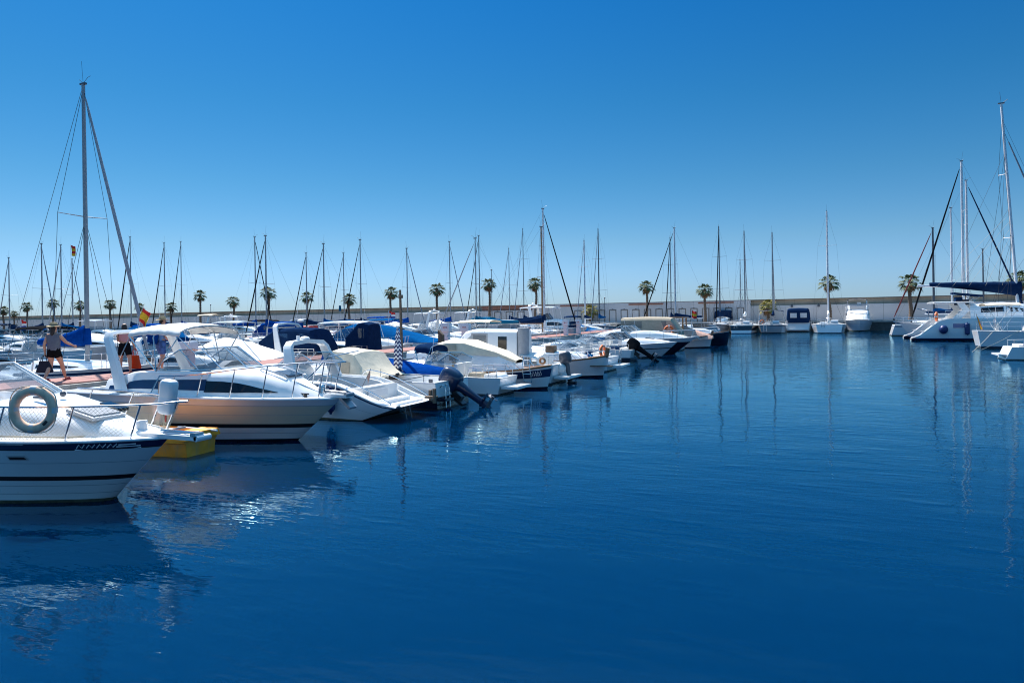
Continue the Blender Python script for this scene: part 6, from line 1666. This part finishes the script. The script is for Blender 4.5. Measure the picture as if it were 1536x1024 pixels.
# ================================================================== PEOPLE
def skin_body(name, nodes, edges, mt, parent, sub=2):
    """one continuous surface grown round a skeleton: nodes {key: (pos, radius)}"""
    keys = list(nodes); idx = {k: i for i, k in enumerate(keys)}
    me = bpy.data.meshes.new(name); me.from_pydata([nodes[k][0] for k in keys], [(idx[a], idx[b]) for a, b in edges], [])
    o = bpy.data.objects.new(name, me); COL.objects.link(o)
    sm = o.modifiers.new('skin', 'SKIN'); ss = o.modifiers.new('sub', 'SUBSURF'); ss.levels = sub; ss.render_levels = sub
    for i, k in enumerate(keys):
        r = nodes[k][1]; sv = me.skin_vertices[0].data[i]
        sv.radius = r if isinstance(r, tuple) else (r, r)
        sv.use_root = (i == 0)
    sm.use_smooth_shade = True
    dg = bpy.context.evaluated_depsgraph_get(); dg.update()
    me2 = bpy.data.meshes.new_from_object(o.evaluated_get(dg)); me2.name = name
    bpy.data.objects.remove(o); bpy.data.meshes.remove(me)
    me2.materials.clear(); me2.materials.append(M[mt])
    me2.polygons.foreach_set('use_smooth', [True]*len(me2.polygons))
    ob = bpy.data.objects.new(name, me2); COL.objects.link(ob); ob.parent = parent
    return ob

def person(label, loc, rz, P, build=1.0):
    """P: joints in the person's own frame, +y is where the person faces, z up from the ground"""
    t = thing('person', label, 'person', loc, rz)
    n, e = {}, []
    def add(k, p, r): n[k] = (Vector(p), r)
    hip = Vector(P['hip']); ch = Vector(P['chest']); nk = Vector(P['neck']); hd = Vector(P['head'])
    w = build
    add('pelvis', hip, (.155*w, .105*w)); add('waist', hip.lerp(ch, .45), (.125*w, .09*w)); add('chest', ch, (.15*w, .10*w)); add('neckb', nk, .055); add('neck', nk.lerp(hd, .35), .052)
    add('jaw', hd + Vector((0, .02, -.045)), (.066, .078)); add('skull', hd + Vector((0, -.005, .05)), (.078, .092)); add('crown', hd + Vector((0, -.01, .115)), (.05, .06))
    e += [('pelvis', 'waist'), ('waist', 'chest'), ('chest', 'neckb'), ('neckb', 'neck'), ('neck', 'jaw'), ('jaw', 'skull'), ('skull', 'crown')]
    for s in ('l', 'r'):
        sx = -1 if s == 'l' else 1
        sh, el, wr, ha = (Vector(P[k + s]) for k in ('sh', 'el', 'wr', 'ha'))
        add('sh' + s, sh, .056*w); add('ua' + s, sh.lerp(el, .5), .047*w); add('el' + s, el, .039*w); add('fa' + s, el.lerp(wr, .35), .038*w); add('wr' + s, wr, .026); add('pa' + s, wr.lerp(ha, .55), (.036, .018))
        e += [('chest', 'sh' + s), ('sh' + s, 'ua' + s), ('ua' + s, 'el' + s), ('el' + s, 'fa' + s), ('fa' + s, 'wr' + s), ('wr' + s, 'pa' + s)]
        d = (ha - wr).normalized(); q = d.cross(Vector((1, 0, 0))); q = (q if q.length > .1 else d.cross(Vector((0, 1, 0)))).normalized(); cu = d.cross(q)*sx
        for f, (off, ln) in enumerate(((.027, .062), (.009, .075), (-.010, .070), (-.028, .054))):
            b0 = wr.lerp(ha, .95) + q*off; k1, k2, k3 = 'f%d%s1' % (f, s), 'f%d%s2' % (f, s), 'f%d%s3' % (f, s)
            add(k1, b0, .0095); add(k2, b0 + d*ln*.55 + cu*.008, .0085); add(k3, b0 + d*ln*.95 + cu*.028, .007)
            e += [('pa' + s, k1), (k1, k2), (k2, k3)]
        b0 = wr.lerp(ha, .45) + q*.035; add('t' + s + '1', b0 + d*.01, .011); add('t' + s + '2', b0 + q*.02 + d*.045 + cu*.01, .009); e += [('pa' + s, 't' + s + '1'), ('t' + s + '1', 't' + s + '2')]
        hj, kn, an, to = (Vector(P[k + s]) for k in ('hj', 'kn', 'an', 'to'))
        add('hj' + s, hj, .092*w); add('th' + s, hj.lerp(kn, .45), .080*w); add('kn' + s, kn, .054*w); add('ca' + s, kn.lerp(an, .32), .056*w); add('an' + s, an, .034); add('fo' + s, an.lerp(to, .45) + Vector((0, 0, -.035)), (.042, .03)); add('to' + s, to, (.036, .02))
        e += [('pelvis', 'hj' + s), ('hj' + s, 'th' + s), ('th' + s, 'kn' + s), ('kn' + s, 'ca' + s), ('ca' + s, 'an' + s), ('an' + s, 'fo' + s), ('fo' + s, 'to' + s)]
    body = skin_body('body', n, e, 'skin', t, 2)
    # face: nose, eyes, mouth, ears
    b = MB(); b.tube([hd + Vector((0, .085, .045)), hd + Vector((0, .112, .008)), hd + Vector((0, .092, .0))], [.008, .016, .012], 6)
    for sx in (1, -1): b.ball(hd + Vector((sx*.082, -.005, .02)), .026, (.35, .8, 1.1), 8, 6)
    b.build('face', 'skin', t, 60)
    b = MB()
    for sx in (1, -1): b.ball(hd + Vector((sx*.030, .082, .045)), .011, (1, .5, .7), 6, 5)
    b.tube([hd + Vector((-.022, .088, -.035)), hd + Vector((0, .094, -.037)), hd + Vector((.022, .088, -.035))], .006, 5)
    b.build('features', 'hair', t, 60)
    return t, n, body, e

def garment(parent, body, n, e, allowed, name, mt, off=.012, zlo=-9, zhi=9):
    """cloth laid over the part of the body that belongs to the given bones"""
    me = body.data
    def near(p):
        best, bd = None, 9
        for a, c in e:
            A, ra = n[a]; C, rc = n[c]; ra = max(ra) if isinstance(ra, tuple) else ra; rc = max(rc) if isinstance(rc, tuple) else rc
            d = C - A; k = min(max((p - A).dot(d)/max(d.length_squared, 1e-9), 0), 1); dist = (p - A - d*k).length/lerp(ra, rc, k)
            if dist < bd: bd, best = dist, (a, c)
        return best
    ok = [zlo < v.co.z < zhi and near(v.co) in allowed for v in me.vertices]
    idx = {}; b = MB(); fs = []
    for f in me.polygons:
        if all(ok[i] for i in f.vertices):
            for i in f.vertices:
                if i not in idx: idx[i] = len(idx)
            fs.append([idx[i] for i in f.vertices])
    vs = [None]*len(idx)
    for i, k in idx.items(): vs[k] = me.vertices[i].co + me.vertices[i].normal*off
    b.add(vs, fs); return b.build(name, mt, parent, 80)

def hat(parent, hd, mt='straw', brim=.19):
    b = MB(); c = hd + Vector((0, -.01, .10)); secs = []
    for (r, z) in ((brim, -.015), (brim*.98, -.005), (.105, .012), (.100, .075), (.090, .108), (.05, .112), (.005, .108)):
        secs.append([c + Vector((r*cos(a)*.95, r*sin(a)*1.08, z + .010*cos(2*a)*(1 if r > .15 else 0))) for a in [2*pi*k/24 for k in range(24)]])
    b.loft(secs, 0, True, True, True); o = b.build('hat', mt, parent, 50)
    b = MB(); b.tube([c + Vector((.106*cos(a)*.95, .106*sin(a)*1.08, .026)) for a in [2*pi*k/24 for k in range(24)]], .012, 5, closed=True); b.build('hat_band', 'bag_dark', o)

# woman in grey top, mid stride, looking away along the pier
P = dict(hip=(0, 0, .90), chest=(0, .02, 1.22), neck=(0, .02, 1.41), head=(0, .035, 1.52),
  shl=(-.165, .01, 1.34), ell=(-.235, -.06, 1.08), wrl=(-.235, -.03, .85), hal=(-.235, -.01, .76),
  shr=(.165, .02, 1.34), elr=(.275, .16, 1.13), wrr=(.345, .37, 1.03), har=(.37, .46, 1.00),
  hjl=(-.085, 0, .84), knl=(-.10, .02, .47), anl=(-.10, -.26, .12), tol=(-.10, -.13, .04),
  hjr=(.085, .02, .84), knr=(.10, .22, .48), anr=(.10, .36, .09), tor=(.11, .55, .055))
w = at(81, 571.5, PZ)
t, n, body, e = person('woman in straw hat, grey top and black shorts striding along the pier', (w.x, w.y, PZ), radians(22), P, 1.14)
TORSO = [('pelvis', 'waist'), ('waist', 'chest'), ('chest', 'neckb'), ('chest', 'shl'), ('chest', 'shr')]
SHORT = [('pelvis', 'waist'), ('pelvis', 'hjl'), ('pelvis', 'hjr'), ('hjl', 'thl'), ('hjr', 'thr'), ('thl', 'knl'), ('thr', 'knr')]
garment(t, body, n, e, SHORT, 'shorts', 'cloth_black', .014, .68, 1.02)
garment(t, body, n, e, TORSO + [('pelvis', 'hjl'), ('pelvis', 'hjr')], 'top', 'cloth_grey', .020, .90, 1.385)
hd = Vector(P['head'])
hat(t, hd)
def hair(parent, hd, ln=.26, w=.085):
    nn = {'a': (hd + Vector((0, -.02, .09)), (.08, .09)), 'b': (hd + Vector((0, -.06, .01)), (.084, .06)), 'c': (hd + Vector((0, -.085, -ln*.5)), (w*.95, .045)), 'd': (hd + Vector((.01, -.085, -ln)), (w*.6, .03))}
    skin_body('hair', nn, [('a', 'b'), ('b', 'c'), ('c', 'd')], 'hair', parent, 2)
hair(t, hd, .20, .07)
b = MB()
for s in 'lr':
    for k in ('an',):
        a, c = Vector(P['an' + s]), Vector(P['to' + s]); d = (c - a); d.z = 0; d.normalize(); z0 = min(a.z - .085, c.z - .035)
        q = Matrix.Rotation(math.atan2(-d.x, d.y), 3, 'Z')
        b.box(Vector((a.x, a.y, 0)) + d*.07 + Vector((0, 0, max(z0, .0) + .018)), (.09, .26, .035), 0, q); b.box(Vector((a.x, a.y, 0)) + d*.10 + Vector((0, 0, max(z0, 0) + .06)), (.085, .12, .05), 0, q, .8)
b.build('shoes', 'shoe', t)
def bag(loc, rz, label, mt, w=.40, h=.36, dp=.14, strap=.22, flare=1.25):
    g = thing('bag', label, 'bag', loc, rz)
    b = MB(); secs = []
    for k in range(9):
        u = k/8; z = -h*(1 - u); ww = w/2*lerp(flare, .80, u)*(1 if 0 < k < 8 else .92); dd = dp/2*(1.1 - .5*u)*(1 if k else .8)
        secs.append([(ww*math.copysign(abs(cos(a))**.5, cos(a)) + .012*sin(5*u + 3*a), dd*math.copysign(abs(sin(a))**.7, sin(a)), z) for a in [2*pi*j/16 for j in range(16)]])
    b.loft(secs, 0, True, True, True); b.build('body', mt, g, 60)
    b = MB()
    for y in (-dp*.25, dp*.25): b.tube(path([(-w*.25, y, -.02), (-w*.15, y*.6, strap*.7), (0, y*.2, strap), (w*.15, y*.6, strap*.7), (w*.25, y, -.02)], 4), .010, 5)
    b.build('strap', mt, g); return g
q = Matrix.Rotation(radians(22), 3, 'Z') @ Vector((-.25, -.03, .60))
bag(Vector((w.x, w.y, PZ)) + q, radians(20), 'dark grey cloth bag hanging from the hand of the woman in grey', 'bag_dark', .40, .34, .16, .17)

# woman in pink top, seen from behind
P2 = dict(hip=(0, 0, .90), chest=(0, .0, 1.22), neck=(0, .0, 1.42), head=(0, .02, 1.54),
  shl=(-.165, 0, 1.35), ell=(-.20, .05, 1.10), wrl=(-.10, .24, 1.02), hal=(-.03, .30, 1.03),
  shr=(.165, 0, 1.35), elr=(.24, .02, 1.08), wrr=(.27, .10, .86), har=(.27, .12, .77),
  hjl=(-.09, 0, .84), knl=(-.13, .10, .48), anl=(-.13, .05, .09), tol=(-.14, .22, .03),
  hjr=(.09, 0, .84), knr=(.15, -.02, .46), anr=(.17, -.14, .10), tor=(.19, .03, .04))
w2 = Vector((-21.1, 16.45, PZ))
t, n, body, e = person('dark haired woman in pink top and black shorts seen from behind, with a red bag', w2, radians(48), P2, 1.12)
garment(t, body, n, e, SHORT, 'shorts', 'cloth_black', .014, .60, 1.02)
garment(t, body, n, e, TORSO, 'top', 'cloth_pink', .020, 1.02, 1.385)
hair(t, Vector(P2['head']), .30, .11)
one('shoes', 'shoe', t, lambda q: [q.box((a[0], a[1] + .07, .03), (.09, .25, .05)) for a in (P2['anl'], P2['anr'])])
one('shoulder_strap', 'bag_dark', t, lambda q: q.tube([(-.13, .09, 1.42), (-.15, -.03, 1.45), (-.18, -.13, 1.2), (-.20, -.10, .92), (-.20, .06, .85)], .010, 5))
q = Matrix.Rotation(radians(48), 3, 'Z') @ Vector((.29, .12, .58))
bag(w2 + q, radians(12), 'orange red tote bag held by the woman in the pink top', 'bag_red', .38, .44, .16, .24, 1.15)

# man in straw hat
P3 = dict(hip=(0, 0, .98), chest=(0, .03, 1.34), neck=(0, .05, 1.55), head=(.01, .085, 1.675),
  shl=(-.20, .03, 1.46), ell=(-.25, .08, 1.17), wrl=(-.16, .30, 1.08), hal=(-.10, .38, 1.08),
  shr=(.20, .03, 1.46), elr=(.25, .06, 1.17), wrr=(.17, .28, 1.06), har=(.11, .36, 1.06),
  hjl=(-.095, 0, .91), knl=(-.12, .13, .52), anl=(-.12, .10, .10), tol=(-.13, .28, .035),
  hjr=(.095, 0, .91), knr=(.12, .02, .51), anr=(.13, -.16, .12), tor=(.14, .01, .045))
w3 = Vector((-20.75, 17.55, PZ))
t, n, body, e = person('man in straw hat, light blue shirt and patterned blue shorts, behind the cream bimini', w3, radians(-12), P3, 1.22)
garment(t, body, n, e, SHORT, 'shorts', 'cloth_blue', .022, .58, 1.08)
garment(t, body, n, e, TORSO + [('shl', 'ual'), ('shr', 'uar')], 'shirt', 'cloth_lightblue', .026, 1.0, 1.56)
hat(t, Vector(P3['head']), 'straw', .20)
hair(t, Vector(P3['head']) + Vector((0, 0, .01)), .05, .06)
one('shoes', 'plastic_white', t, lambda q: [q.box((a[0], a[1] + .08, .035), (.10, .29, .06)) for a in (P3['anl'], P3['anr'])])
g = thing('backpack', 'bright blue backpack on the back of the man in the straw hat', 'backpack', w3 + (Matrix.Rotation(radians(-12), 3, 'Z') @ Vector((0, -.24, 1.24))), radians(-12))
b = MB(); secs = []
for k in range(8):
    u = k/7; z = lerp(-.30, .30, u); s_ = sin(pi*lerp(.12, .9, u))**.4
    secs.append([(.19*s_*math.copysign(abs(cos(a))**.6, cos(a)), .12*s_*math.copysign(abs(sin(a))**.6, sin(a)), z) for a in [2*pi*j/14 for j in range(14)]])
b.loft(secs, 0, True, True, True); b.build('body', 'canvas_royal', g, 60)
one('pocket', 'canvas_royal', g, lambda q: q.box((0, -.12, -.10), (.24, .07, .24), 0, None, .9))
one('strap', 'canvas_navy', g, lambda q: [q.tube(path([(sx*.10, .08, .24), (sx*.13, .20, .30), (sx*.14, .36, .16), (sx*.13, .30, -.1), (sx*.10, .12, -.22)], 4), .015, 5) for sx in (1, -1)])
